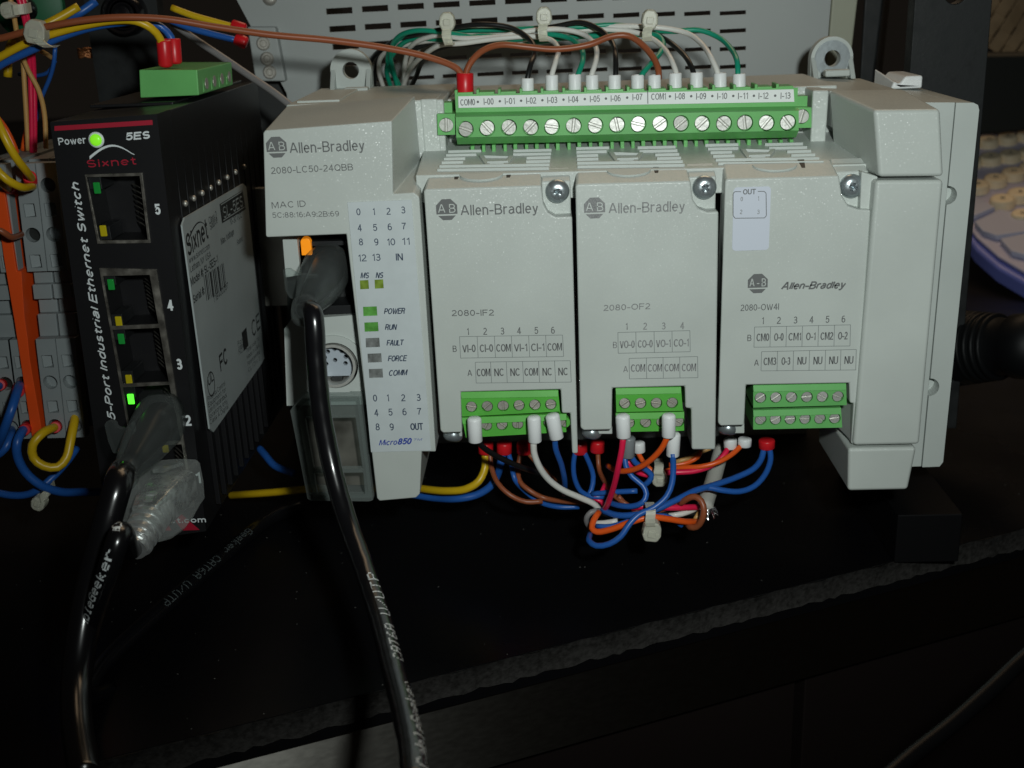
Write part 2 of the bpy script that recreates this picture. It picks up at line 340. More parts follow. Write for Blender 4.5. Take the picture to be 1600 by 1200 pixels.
# A grotesque alphabet drawn as centre-line strokes (cap height 1, x height .72)
def _arc(cx, cy, rx, ry, a0, a1, n=9):
    return [(cx+rx*math.cos(math.radians(a0+(a1-a0)*i/n)), cy+ry*math.sin(math.radians(a0+(a1-a0)*i/n))) for i in range(n+1)]
def _o(cx, cy, rx, ry): return _arc(cx, cy, rx, ry, 90, 450, 20)
FN = {
 'A': (.70, [[(0,0),(.31,1),(.39,1),(.70,0)], [(.12,.33),(.58,.33)]]),
 'B': (.58, [[(0,0),(0,1),(.30,1)]+_arc(.30,.76,.24,.24,90,-90)+[(0,.52)], [(.30,.52)]+_arc(.32,.26,.27,.26,90,-90)+[(0,0)]]),
 'C': (.64, [_arc(.34,.5,.33,.5,42,318,18)]),
 'D': (.62, [[(0,0),(0,1),(.24,1)]+_arc(.24,.5,.38,.5,90,-90,14)+[(0,0)]]),
 'E': (.52, [[(.52,1),(0,1),(0,0),(.53,0)], [(0,.53),(.46,.53)]]),
 'F': (.50, [[(.50,1),(0,1),(0,0)], [(0,.51),(.43,.51)]]),
 'G': (.66, [_arc(.35,.5,.34,.5,45,330,18)+[(.66,.12),(.66,.48),(.38,.48)]]),
 'H': (.60, [[(0,0),(0,1)],[(.60,0),(.60,1)],[(0,.53),(.60,.53)]]),
 'I': (.0, [[(0,0),(0,1)]]),
 'J': (.40, [[(.4,1),(.4,.25)]+_arc(.2,.22,.2,.22,0,-180)]),
 'K': (.60, [[(0,0),(0,1)],[(.56,1),(.0,.38)],[(.20,.58),(.60,0)]]),
 'L': (.46, [[(0,1),(0,0),(.46,0)]]),
 'M': (.72, [[(0,0),(0,1),(.06,1),(.36,.08),(.66,1),(.72,1),(.72,0)]]),
 'N': (.60, [[(0,0),(0,1),(.04,1),(.56,0),(.60,0),(.60,1)]]),
 'O': (.70, [_o(.35,.5,.35,.5)]),
 'P': (.54, [[(0,0),(0,1),(.28,1)]+_arc(.28,.73,.26,.27,90,-90)+[(0,.46)]]),
 'Q': (.70, [_o(.35,.5,.35,.5),[(.44,.22),(.68,-.04)]]),
 'R': (.58, [[(0,0),(0,1),(.30,1)]+_arc(.30,.75,.25,.25,90,-90)+[(0,.50)],[(.32,.50),(.48,.40),(.54,0)]]),
 'S': (.56, [_arc(.28,.75,.25,.25,25,180,8)+_arc(.20,.70,.17,.17,190,250,3)+[(.38,.46)]+_arc(.30,.26,.25,.26,60,-160,10)]),
 'T': (.58, [[(0,1),(.58,1)],[(.29,1),(.29,0)]]),
 'U': (.58, [[(0,1),(0,.3)]+_arc(.29,.29,.29,.29,180,360,12)+[(.58,1)]]),
 'V': (.62, [[(0,1),(.29,0),(.33,0),(.62,1)]]),
 'W': (.92, [[(0,1),(.22,0),(.26,0),(.46,.96),(.66,0),(.70,0),(.92,1)]]),
 'X': (.60, [[(0,1),(.60,0)],[(0,0),(.60,1)]]),
 'Y': (.60, [[(0,1),(.30,.45),(.30,0)],[(.60,1),(.30,.45)]]),
 'Z': (.56, [[(0,1),(.56,1),(0,0),(.57,0)]]),
 'a': (.44, [_arc(.22,.50,.20,.22,150,0,8)+[(.42,.12),(.47,0)],[(.42,.44)]+[(.2,.40)]+_arc(.18,.20,.18,.20,100,330,10)+[(.42,.22)]]),
 'b': (.44, [[(0,0),(0,1)],_o(.22,.36,.22,.36)]),
 'c': (.42, [_arc(.22,.36,.22,.36,42,318,14)]),
 'd': (.44, [[(.44,0),(.44,1)],_o(.22,.36,.22,.36)]),
 'e': (.45, [[(.01,.38),(.45,.38)]+_arc(.225,.36,.22,.36,4,318,16)]),
 'f': (.26, [[(.12,0),(.12,.82)]+_arc(.24,.82,.12,.18,180,95,5),[(0,.70),(.26,.70)]]),
 'g': (.44, [_o(.22,.37,.22,.35),[(.44,.72),(.44,-.02)]+_arc(.23,-.02,.21,.22,0,-150,8)]),
 'h': (.42, [[(0,0),(0,1)],[(0,.44)]+_arc(.21,.48,.21,.24,170,0,8)+[(.42,0)]]),
 'i': (.0, [[(0,0),(0,.66)],[(0,.95),(0,.985)]]),
 'j': (.1, [[(.1,.72),(.1,-.1),(0,-.22)],[(.1,.88),(.1,1.0)]]),
 'k': (.40, [[(0,0),(0,1)],[(.37,.72),(.0,.27)],[(.14,.44),(.40,0)]]),
 'l': (.0, [[(0,0),(0,1)]]),
 'm': (.70, [[(0,0),(0,.72)],[(0,.5)]+_arc(.175,.52,.175,.20,170,0,7)+[(.35,0)],[(.35,.5)]+_arc(.525,.52,.175,.20,170,0,7)+[(.70,0)]]),
 'n': (.42, [[(0,0),(0,.72)],[(0,.44)]+_arc(.21,.48,.21,.24,170,0,8)+[(.42,0)]]),
 'o': (.46, [_o(.23,.36,.23,.36)]),
 'p': (.44, [[(0,-.26),(0,.72)],_o(.22,.36,.22,.36)]),
 'q': (.44, [[(.44,-.26),(.44,.72)],_o(.22,.36,.22,.36)]),
 'r': (.26, [[(0,0),(0,.72)],[(0,.42)]+_arc(.22,.46,.22,.25,170,80,5)]),
 's': (.38, [_arc(.19,.54,.17,.18,25,180,7)+_arc(.14,.50,.12,.12,195,250,3)+[(.26,.33)]+_arc(.20,.18,.18,.18,60,-160,8)]),
 't': (.26, [[(.11,.92),(.11,.16)]+_arc(.23,.14,.12,.14,180,285,5),[(0,.70),(.25,.70)]]),
 'u': (.42, [[(0,.72),(0,.26)]+_arc(.21,.24,.21,.24,180,350,8),[(.42,.72),(.42,0)]]),
 'v': (.42, [[(0,.72),(.19,0),(.23,0),(.42,.72)]]),
 'w': (.66, [[(0,.72),(.16,0),(.19,0),(.33,.68),(.47,0),(.50,0),(.66,.72)]]),
 'x': (.40, [[(0,.72),(.40,0)],[(0,0),(.40,.72)]]),
 'y': (.42, [[(0,.72),(.22,.0)],[(.42,.72),(.20,-.12),(.12,-.24),(.02,-.24)]]),
 'z': (.38, [[(0,.72),(.38,.72),(0,0),(.39,0)]]),
 '0': (.48, [_o(.24,.5,.24,.5)]), '1': (.22, [[(0,.80),(.12,.86),(.22,1),(.22,0)]]),
 '2': (.48, [_arc(.24,.72,.23,.28,160,-20,9)+[(.36,.46),(.08,.18),(0,0),(.49,0)]]),
 '3': (.48, [_arc(.23,.75,.21,.25,155,-75,9)+[(.16,.52)],[(.24,.52)]+_arc(.23,.26,.25,.27,80,-155,10)]),
 '4': (.52, [[(.38,0),(.38,1)],[(.37,1),(0,.28),(.52,.28)]]),
 '5': (.48, [[(.44,1),(.09,1),(.03,.50)]+_arc(.24,.33,.25,.33,130,-155,12)]),
 '6': (.48, [_o(.245,.31,.24,.31),_arc(.27,.5,.265,.5,200,60,10)]),
 '7': (.46, [[(0,1),(.46,1),(.46,.95),(.24,.55),(.15,0)]]),
 '8': (.48, [_o(.24,.76,.20,.24),_o(.24,.26,.24,.26)]),
 '9': (.48, [_o(.235,.69,.235,.31),_arc(.21,.5,.265,.5,20,-120,10)]),
 '-': (.28, [[(0,.36),(.28,.36)]]), '.': (.0, [[(0,-.02),(0,.10)]]), ':': (.0, [[(0,0),(0,.12)],[(0,.56),(0,.68)]]), '#': (.5, [[(.12,0),(.2,1)],[(.34,0),(.42,1)],[(0,.34),(.48,.34)],[(.04,.66),(.5,.66)]]),
 '/': (.3, [[(0,0),(.3,1)]]), ',': (.0, [[(0,-.12),(0,.08)]]), '·': (.02, [[(.0,.46),(.0,.60)]]),
}
GAP = .235
def layout(txt, shear=0):
    x = 0; st = []
    for ch in txt:
        if ch == ' ': x += .30; continue
        w, P = FN[ch]; tw = GAP
        for p in P: st.append([(x+a+shear*b, b) for a, b in p])
        x += w+tw
    xs = [a for p in st for a, b in p]
    return st, min(xs), max(xs)
def glyphs(txt, bold=0, shear=0):
    st, x0, x1 = layout(txt, shear); return st, None, x0, x1+.12
CAPH = 1.0
def text3(g, txt, p, e1, e2, w, h, bold=0, shear=0, mi=0):
    """lettering with its left baseline end at p, along e1 (width w mm) and up e2 (cap height h mm)"""
    st, x0, x1 = layout(txt, shear); sw = h*(.125+bold*2.2); hw = sw/2
    span = max(x1-x0, 1e-3); sx = max((w-sw), .01)/span if span > .02 else 1; n = e1.cross(e2).normalized()
    for k, pl in enumerate(st):
        q = [((a-x0)*sx+hw, hw+b*(h-sw)) for a, b in pl]
        q = [q[0]]+[q[i] for i in range(1, len(q)) if abs(q[i][0]-q[i-1][0])+abs(q[i][1]-q[i-1][1]) > h*.01]
        if len(q) < 2: continue
        closed = abs(q[0][0]-q[-1][0])+abs(q[0][1]-q[-1][1]) < h*.02 and len(q) > 6
        Lf = []; Rt = []
        for i, c in enumerate(q):
            a = q[i-1] if i else (q[-2] if closed else None); b = q[i+1] if i < len(q)-1 else (q[1] if closed else None)
            ds = []
            for u_, v_ in ((a, c), (c, b)):
                if u_ is None or v_ is None: continue
                d = Vector((v_[0]-u_[0], v_[1]-u_[1])); ds.append(d.normalized())
            d = (ds[0]+ds[-1]); d = d.normalized() if d.length > .1 else ds[0]
            m_ = Vector((-d.y, d.x)); f = hw/max(.55, m_.dot(Vector((-ds[0].y, ds[0].x))))
            if not closed and i == 0 and abs(d.y) < .05: pass
            Lf.append(Vector(c)+m_*f); Rt.append(Vector(c)-m_*f)
        if not closed:      # square ends on straight stems
            for E, i, j in ((Lf, 0, 1), (Rt, 0, 1), (Lf, -1, -2), (Rt, -1, -2)):
                c, d_ = Vector(q[i]), (Vector(q[i])-Vector(q[j])).normalized()
                if abs(d_.x) < .12 or abs(d_.y) < .12: E[i] = E[i]+d_*hw
        m = len(q); off = n*(.0015*((k*7) % 5))
        V = [p+e1*v.x+e2*v.y+off for v in Lf]+[p+e1*v.x+e2*v.y+off for v in Rt]
        g.add(V, [[i, i+m, i+1+m, i+1] for i in range(m-1)], mi)
def TX(g, txt, u0, v0, u1, v1, hpx, y, bold=0, shear=0, mi=0, lean=0.0):
    a, b = at(u0, v0, y=y), at(u1, v1, y=y); c = at((u0+u1)/2, (v0+v1)/2-hpx, y=y); h = c.z-((a+b)/2).z
    e1 = (b-a); w = e1.length; text3(g, txt, a, e1/w, Vector((lean, 0, 1)), w, h, bold, shear, mi)
def TC(g, txt, u, v, hpx, y, wpx=None, bold=0, shear=0, mi=0):
    """centred at (u,v)"""
    V, F, x0, x1 = glyphs(txt, bold, shear)
    c = at(u, v, y=y); k = (at(u+10, v, y=y)-c).length/10; kz = abs(at(u, v-10, y=y).z-c.z)/10
    w = (wpx*k) if wpx else None; h = hpx*kz; ww = w or (x1-x0)*h/CAPH*.86
    text3(g, txt, c+Vector((-ww/2, 0, -h/2)), Vector((1,0,0)), Vector((0,0,1)), ww, h, bold, shear, mi)
def line(g, u0, v0, u1, v1, y, w=.13, mi=0):
    a, b = at(u0, v0, y=y), at(u1, v1, y=y); d = (b-a).normalized(); n = Vector((-d.z, 0, d.x))*w/2
    g.add([a-n, b-n, b+n, a+n], [[0,1,2,3]], mi)
def logo(parent, u, v, r, y, m='ink', bare='plastic', ab='AB'):
    c = at(u, v, y=y); k = (at(u+r, v, y=y)-c).length; g = G()
    oct_ = [(c.x+k*1.05*math.cos(math.radians(a)), c.z+k*1.05*math.sin(math.radians(a))) for a in range(-67, 293, 45)]
    cut = c.z-.42*k; cut2 = c.z-.56*k
    def clip(poly, z, up):
        o = []
        for i in range(len(poly)):
            a, b = poly[i], poly[(i+1) % len(poly)]
            ia = (a[1] >= z) == up; ib = (b[1] >= z) == up
            if ia: o.append(a)
            if ia != ib: t = (z-a[1])/(b[1]-a[1]); o.append((a[0]+(b[0]-a[0])*t, z))
        return o
    for p in (clip(oct_, cut, True), clip(oct_, cut2, False)):
        g.add([(x, y, z) for x, z in p], [list(range(len(p)))])
    g2 = G(); text3(g2, ab.replace('AB', 'A B').replace('A-B', 'A - B'), Vector((c.x-.80*k, y-.02, c.z-.3*k)), Vector((1,0,0)), Vector((0,0,1)), 1.6*k, .80*k, -.010)
    g.add(g2.v, g2.f, 1)
    g.out('logo', m, parent, mats=[bare])

# screws (shared meshes) -----------------------------------------------
def slot_mesh(name, r, m):
    g = G(); n = 18; s = .13*r
    g.cyl((0, .5, 0), (0, 1.2, 0), r, r, 22)
    a0 = math.asin(s/r)
    for sg in (1, -1):
        arc = [a0+(math.pi-2*a0)*i/(n-1) for i in range(n)]
        p = [(r*math.cos(a), r*math.sin(a)*sg) for a in arc]
        q = [(x*.93, z*.93+.03*sg) for x, z in p]
        if sg < 0: p.reverse(); q.reverse()
        g.add([(x, .55, z*.86) for x, z in p]+[(x, .30, z) for x, z in p]+[(x, -.02, z+.10*r*sg) for x, z in q],
              [list(range(2*n, 3*n))]+[[k*n+i, (k*n)+(i+1) % n, (k+1)*n+(i+1) % n, (k+1)*n+i] for k in (0, 1) for i in range(n)])
    me = bpy.data.meshes.new(name); me.from_pydata([tuple(v*S) for v in g.v], [], g.f); me.materials.append(M[m]); me.validate()
    import bmesh
    bm = bmesh.new(); bm.from_mesh(me); bmesh.ops.recalc_face_normals(bm, faces=bm.faces); bm.to_mesh(me); bm.free(); return me
SLOT = slot_mesh('slotted_screw', 1.62, 'steel'); SLOT_S = slot_mesh('small_slotted_screw', 1.18, 'steel_dull'); SLOT_B = slot_mesh('bright_slotted_screw', 1.18, 'steel')
def screw(me, p, ang, parent, name='terminal_screw', tilt=0):
    o = link(name, me, p, parent); o.rotation_euler = (tilt+random.uniform(-.07,.07), math.radians(-ang), random.uniform(-.07,.07)); return o
def cross_screw(p, r, parent, ang=10, name='mounting_screw', tilt=0):
    g = G(); prof = [(1.6, r*.98), (.6, r), (.0, r*.96), (-.5, r*.82), (-.85, r*.6), (-.98, r*.35)]
    n = 28; V = []; F = []
    for t, rr in prof: V += [(rr*math.cos(2*math.pi*i/n), t, rr*math.sin(2*math.pi*i/n)) for i in range(n)]
    for k in range(len(prof)-1): F += [[k*n+i, k*n+(i+1) % n, (k+1)*n+(i+1) % n, (k+1)*n+i] for i in range(n)]
    # cross recess: inner ring follows a four-armed star and sinks
    b = (len(prof)-1)*n; star = []
    for i in range(n):
        a = 2*math.pi*i/n; q = abs(math.cos(2*a))**3
        star.append(r*(.16+.42*q))
    V += [(star[i]*math.cos(2*math.pi*i/n), -.9, star[i]*math.sin(2*math.pi*i/n)) for i in range(n)]
    V += [(star[i]*.8*math.cos(2*math.pi*i/n), -.2, star[i]*.8*math.sin(2*math.pi*i/n)) for i in range(n)]
    V.append((0, .3, 0))
    for k in (0, 1): F += [[b+k*n+i, b+k*n+(i+1) % n, b+(k+1)*n+(i+1) % n, b+(k+1)*n+i] for i in range(n)]
    F += [[b+2*n+i, b+2*n+(i+1) % n, len(V)-1] for i in range(n)]
    o = obj(name, [Vector(v) for v in V], F, 'steel_blue', parent); autosmooth(o, 45)
    c = WL[o]; o.location = (Vector(p)-(WL[parent] if parent else Vector()))*S; o.rotation_euler = (tilt, math.radians(ang), 0); return o


# ================================================================== SETTING: table
TZ = -105.0
EA = at(145, 1190, z=TZ); EB = at(1600, 825, z=TZ); ED = (EB-EA).normalized(); EN = Vector((-ED.y, ED.x, 0))   # EN points away from the camera
def tb(s, d, z): 
    p = EA+ED*s+EN*d; return Vector((p.x, p.y, z))
g = G(); g.prism([tb(-600,0,TZ), tb(900,0,TZ), tb(900,1500,TZ), tb(-600,1500,TZ)], [tb(-600,0,TZ-9), tb(900,0,TZ-9), tb(900,1500,TZ-9), tb(-600,1500,TZ-9)])
tag(g.out('table_top', 'table'), kind='structure')
# edge band with a ragged lower edge
g = G(); N = 360; top = []; bot = []
for i in range(N+1):
    s_ = -300+i*2.0; k = max(0.0, 1-abs(s_-60)/260)
    dz = 5.6+.35*math.sin(s_*.9+2*math.sin(s_*.21))+.3*random.random()
    top.append(tb(s_, -.9-.25*math.sin(s_*.33), TZ+.25+.12*math.sin(s_*.7))); bot.append(tb(s_, -1.1-.2*math.sin(s_*.5), TZ-dz))
V = top+bot+[tb(-300+i*2.0, .0, TZ-.2) for i in range(N+1)]; F = []
for i in range(N): F += [[i, i+1, N+2+i, N+1+i], [i, i+1, 2*N+3+i, 2*N+2+i]]
tag(obj('table_edge_band', V, F, 'edge', smooth=True), kind='structure')
g = G(); g.prism([tb(-600,2.5,TZ-9), tb(900,2.5,TZ-9), tb(900,30,TZ-9), tb(-600,30,TZ-9)], [tb(-600,2.5,TZ-31), tb(900,2.5,TZ-31), tb(900,30,TZ-31), tb(-600,30,TZ-31)])
tag(g.out('table_apron', 'brushed', bevel=.5), kind='structure')
sd = (at(1238, 1120, z=TZ-50)-EA).dot(ED)
for a, b in ((-600, sd-1.6), (sd+1.6, 900)):
    g = G(); g.prism([tb(a,9,TZ-32), tb(b,9,TZ-32), tb(b,30,TZ-32), tb(a,30,TZ-32)], [tb(a,9,TZ-220), tb(b,9,TZ-220), tb(b,30,TZ-220), tb(a,30,TZ-220)])
    tag(g.out('drawer_front', 'drawer', bevel=.5), kind='structure')
g = G(); g.prism([tb(-600,30.5,TZ-9.5), tb(900,30.5,TZ-9.5), tb(900,34,TZ-9.5), tb(-600,34,TZ-9.5)], [tb(-600,30.5,TZ-220), tb(900,30.5,TZ-220), tb(900,34,TZ-220), tb(-600,34,TZ-220)])
tag(g.out('cabinet_back', 'hole'), kind='structure')
g = G(); g.box(-1500,1500,-900,1500,-760,-750); tag(g.out('floor', 'hole'), kind='structure')

g = G()
for i in range(170):
    p = tb(random.uniform(-40, 330), random.uniform(1, 120)**1.0, TZ+.06); r = random.uniform(.10, .32); a = random.random()*6.28; q = [p+Vector((math.cos(a+k*2.1)*r, math.sin(a+k*2.1)*r*.6, 0)) for k in range(3)]
    g.add(q+[p+Vector((0,0,.15))], [[0,1,3],[1,2,3],[2,0,3]])
M['dust'] = mat('grey_dust', (.10,.10,.09), .9)
tag(g.out('dust', 'dust'), 'tiny pale dust specks scattered over the black table top', 'dust', kind='stuff')

# ================================================================== PROGRAMMABLE CONTROLLER
plc = thing('programmable_controller', 'light grey programmable controller with three plug-in modules and a long green terminal row on top', 'controller', (40, 70, -77))
Y0 = -1.0
# left housing (name block + status column), one L-shaped moulding
px = [(411,208),(414,204),(612,189),(614,303),(647,301),(655,308),(681,706),(659,706),(656,772),(650,778),(593,783),(589,779),(541,366),(417,371),(415,368)]
f = P3(px, Y0); b = [Vector((p.x, 26, p.z)) for p in f]
for i in (0, 1): b[i].z += 2.6; b[i].x -= .5
b[2].z += 2.8; b[2].x = -3.6; b[3].x = -3.2; b[3].z += 3.4; b[4].z += 3.4; b[4].x = -2.6; b[5].z += 3.4; b[5].x = -1.9
G().prism(f, b).out('left_housing', 'plastic', plc, .7)
xl = f[0].x
# rear body
G().box(xl-.4, 3.2, 26.2, 72, -30, 17.2).out('rear_body', 'plastic', plc, .5)
G().box(3.3, 98.6, 34.5, 72, -58, 16.4).out('rear_body', 'plastic', plc, .5)
G().box(xl+1.5, xl+12, 30, 60, 16.4, 17.7).out('top_seam_plate', 'plastic', plc, .3)
zt = at(1296, 142, y=26).z
# ridges either side of the terminal recess
G().prism(P3([(656,155),(683,154),(690,238),(663,241)], 26), [Vector((p.x+.0, 40, p.z)) for p in P3([(656,155),(683,154),(690,238),(663,241)], 26)]).out('ridge', 'plastic', plc, .5)
rp = P3([(1270,141),(1296,141),(1290,227),(1266,227)], 26)
G().prism(rp, [Vector((p.x, 40, p.z)) for p in rp]).out('ridge', 'plastic', plc, .5)
# floor between terminal row and modules
a = P3([(655,281),(1362,262)], 7); a[0].z = 2.6; a[1].z = 1.4
G().prism([(-2.4,6,2.4),(99.5,6,1.5),(99.5,6,-4),(-2.4,6,-4)], [(-2.4,34.4,6.2),(99.5,34.4,5.2),(99.5,34.4,-4),(-2.4,34.4,-4)]).out('deck', 'plastic', plc, .3)
def deckz(x, y): return 2.4-.9*(x+2.4)/101.9 + 3.75*(y-6)/28.4
def deck_at(u, v):
    """point of the sloping deck"""
    n = Vector((.0088, -.132, 1)).normalized(); return plane_at(u, v, Vector((0, 6, deckz(0, 6))), n)
def deckbar(g, u0, u1, v0, v1, t, h):
    a, b = deck_at(u0, v0), deck_at(u1, v1); up = Vector((0,0,h)); dy = Vector((0,t,0))
    lo = Vector((0,0,-.6))
    g.prism([a+lo, b+lo, b+up, a+up], [a+dy+lo, b+dy+lo, b+dy+up, a+dy+up])
for (L, mid, Rr, sk) in (((700, 683), (755, 820), (862, 858), 0), ((900, 902), (962, 1030), (1056, 1070), 0), ((1102, 1122), (1150, 1222), (1255, 1287), 0)):
    vt = {700: 239, 900: 234, 1102: 229}[L[0]]
    for k in range(6):
        t = k/5; v = vt+29*t
        l = L[0]+(L[1]-L[0])*t; r = Rr[0]+(Rr[1]-Rr[0])*t
        segs = [(l, r)] if k >= 4 else ([(l, l+(52-4*k if k < 2 else 34)), (r-(60 if k < 2 else 38), r)])
        for s0, s1 in segs:
            g = G(); deckbar(g, s0, s1, v-(s0-l)*.012, v-(s1-l)*.012-.6, .55, .62); g.out('vent_rib', 'plastic_smooth', plc, .12)
    # central latch
    c0 = (L[0]+Rr[0])/2+(L[1]-L[0])*.3
    g = G(); a = deck_at(c0-27, vt+8); b_ = deck_at(c0+27, vt+8); c_ = deck_at(c0+17, vt+21); d_ = deck_at(c0-17, vt+21)
    for (p, q, w) in ((a, b_, 1), (a, d_, 0), (b_, c_, 0)):
        d = Vector((0, .7, 0)) if w else Vector((1.1, 0, 0)) ; up = Vector((0,0,.7)); lo = Vector((0,0,-.5))
        if p is b_: d = -d
        g.prism([p+lo, q+lo, q+up*.6, p+up], [p+d+lo, q+d+lo, q+d+up*.6, p+d+up])
    g.out('latch_frame', 'plastic_smooth', plc, .12)
    g = G(); a = deck_at(c0-15, vt+19); g.prism([a+Vector((0,0,-.4)), a+Vector((5,0,-.4)), a+Vector((5,0,.9)), a+Vector((0,0,.9))], [a+Vector((.3,2.2,-.4)), a+Vector((4.7,2.2,-.4)), a+Vector((4.7,2.2,.2)), a+Vector((.3,2.2,.2))]); g.out('latch_tongue', 'plastic_smooth', plc, .15)

# right-hand covers
def cover(name, px, y0, y1, dl=0, dt=0, bev=.8):
    f = P3(px, y0); xm = sum(p.x for p in f)/len(f); zm = sum(p.z for p in f)/len(f); b = []
    for p in f: b.append(Vector((p.x-(dl if p.x < xm else 0), y1, p.z+(dt if p.z > zm else 0))))
    return G().prism(f, b).out(name, 'plastic', plc, bev)
cover('upper_cover', [(1366,172),(1470,171),(1475,276),(1374,277)], -1.2, 26, dl=3.4, dt=2.0, bev=.9)
cover('top_deck', [(1296,142),(1424,146),(1424,190),(1300,200)], 26.4, 71.8, bev=.3)
cover('lower_cover', [(1369,282),(1475,281),(1437,695),(1334,697)], -1.2, 16, dl=2, bev=.9)
cover('base_block', [(1326,701),(1433,699),(1419,766),(1325,768)], -1.2, 30, bev=.9)
cover('filler_wall', [(1346,268),(1372,276),(1336,696),(1330,694)], 1.5, 20, bev=.3)
# expansion flange: inner strip, outer strip with two half-round latch openings
YF = 17
inn = XZ([(1440,160),(1492.6,160),(1439.4,729),(1385,731)], YF)
G().plate([inn[3], inn[2], inn[1], inn[0]], [], YF, 71.5).out('expansion_flange', 'plastic_smooth', plc, .15)
outr = XZ([(1441,730),(1468,729),(1473.5,722),(1530,172),(1528,164),(1521,160.5),(1494,160.5)], YF)
o1, o2 = outr[0], outr[6]
notch = []
for u, v, r in ((1465,605,15.5), (1490,305,14.5)):
    c = XZ([(u-1.5, v)], YF)[0]; rr = r*(250+YF)/FPX*1.02
    d = Vector((o2[0]-o1[0], o2[1]-o1[1])).normalized(); nn = Vector((d.y, -d.x))
    # start on the boundary
    t = (Vector(c)-Vector(o1)).dot(d); base = Vector(o1)+d*t
    for i in range(13):
        a = math.pi*i/12; q = base-d*rr*math.cos(a)+nn*rr*math.sin(a); notch.append((q.x, q.y))
G().plate(outr+[] , [], YF+4.0, 71.6).out('flange_core', 'plastic_smooth', plc, .1)
poly = [outr[1], outr[2], outr[3], outr[4], outr[5], outr[6]]+list(reversed(notch))+[outr[0]]
G().plate(poly, [], YF, YF+3.9).out('expansion_flange', 'plastic_smooth', plc)
# mounting tabs
def tab(u, vb, r_px, hole_px, cv, side, washer):
    y = 70; c = at(u, cv, y=y); k = at(u+1, cv, y=y).x-c.x; r = r_px*k; hr = hole_px*k; zb = at(u, vb, y=y).z
    t = G(); outer = [(c.x+r*.99, zb)]+circ(c.x, c.z, r, 17, 0, 180)+[(c.x-r*.99, zb)]
    t.plate(outer, [circ(c.x, c.z, hr, 20)], y, y+3.4); autosmooth(t.out('mounting_tab', 'plastic_smooth', plc), 35)
    for s in (-1, 1):
        g = G(); x = c.x+s*(r-.1); g.prism([(x-s*1.3, y-4.5, zb), (x, y-4.5, zb), (x, y-1, c.z-1), (x-s*1.3, y-1, c.z-1)], [(x-s*1.3, y+.2, zb), (x, y+.2, zb), (x, y+.2, c.z+.6), (x-s*1.3, y+.2, c.z+.6)])
        g.out('gusset', 'plastic_smooth', plc, .2)
    if washer:
        g = G(); g.plate(circ(c.x, c.z, hr+2.5, 24), [circ(c.x, c.z, hr-.05, 24)], y-.6, y-.05); autosmooth(g.out('washer', 'steel_blue', plc), 35)
    g = G(); p = at(u+8, vb+9, y=60); g.box(p.x-3.2, p.x+3.4, 60, 63, 16.2, 18.0); g.out('lug', 'plastic_smooth', plc, .5)
tab(548, 142, 32, 13, 110, 0, False)
tab(1300, 122, 33, 13, 91, 1, True)
p = at(1396, 133, z=13.6)
g = G(); zz = 13.4
g.prism([(p.x-3.4,50,zz),(p.x+4.6,50,zz),(p.x+4.6,50,zz+3.2),(p.x+.2,50,zz+3.2),(p.x-1.2,50,zz+1.3),(p.x-2.6,50,zz+2.0)], [(p.x-3.4,66,zz),(p.x+4.6,66,zz),(p.x+4.6,66,zz+3.2),(p.x+.2,66,zz+3.2),(p.x-1.2,66,zz+1.6),(p.x-3.4,66,zz+4.2)])
g.out('rail_latch', 'white', plc, .6)

# ---- plug-in modules
MODS = [
 dict(label='left plug-in module printed with inputs VI and CI', front=[(662,300),(664,296),(846,290),(849,318),(856,332),(868,339),(894,338),(903,709),(894,709),(891,646),(878,646),(876,609),(720,613),(722,676),(692,677),(688,673)], sc=(871,299),
      rows=[((736.5,635.8),(860.5,632),6,(720,612.5,872,609.5,875,643,722,651)), ((760,665),(882,660),6,(722,652.5,885,646.5,885,675,728,684))]),
 dict(label='middle plug-in module printed with outputs VO and CO', front=[(899,292),(901,288),(1079,283),(1083,312),(1092,326),(1106,331),(1123,330),(1118,703),(1081,703),(1080,639),(1071,638),(1070,604),(957,607),(956,672),(912,673),(907,669)], sc=(1101,293),
      rows=[((976,630.5),(1050.4,629.6),4,(962,606.5,1064,604.5,1067,642,963,644)), ((983,661),(1060,659),4,(962,645.5,1069,643.5,1069,673,964,675)),]),
 dict(label='right plug-in module with a lilac OUT sticker', front=[(1133,284),(1135,280),(1311,275),(1316,306),(1326,322),(1342,327),(1361,328),(1345,560),(1336,694),(1330,694),(1334,631),(1328,630),(1327,599),(1166,602),(1163,665),(1126,666),(1122,661)], sc=(1331,291),
      rows=[((1188.2,621.7),(1309.4,619.8),6,(1177,602,1322,599,1323,633,1177,637)), ((1188.5,656),(1304.5,654),6,(1177,641,1314,637,1316,668,1177,671)),]),
]
screw_ang = [-12,40,90,15,45,10, 60,-40,85,-20,30,50,  35,15,-10,-35, 20,45,80,-30, 35,35,45,5,-30,-25, -45,30,5,-5,-40,10]
si = 0
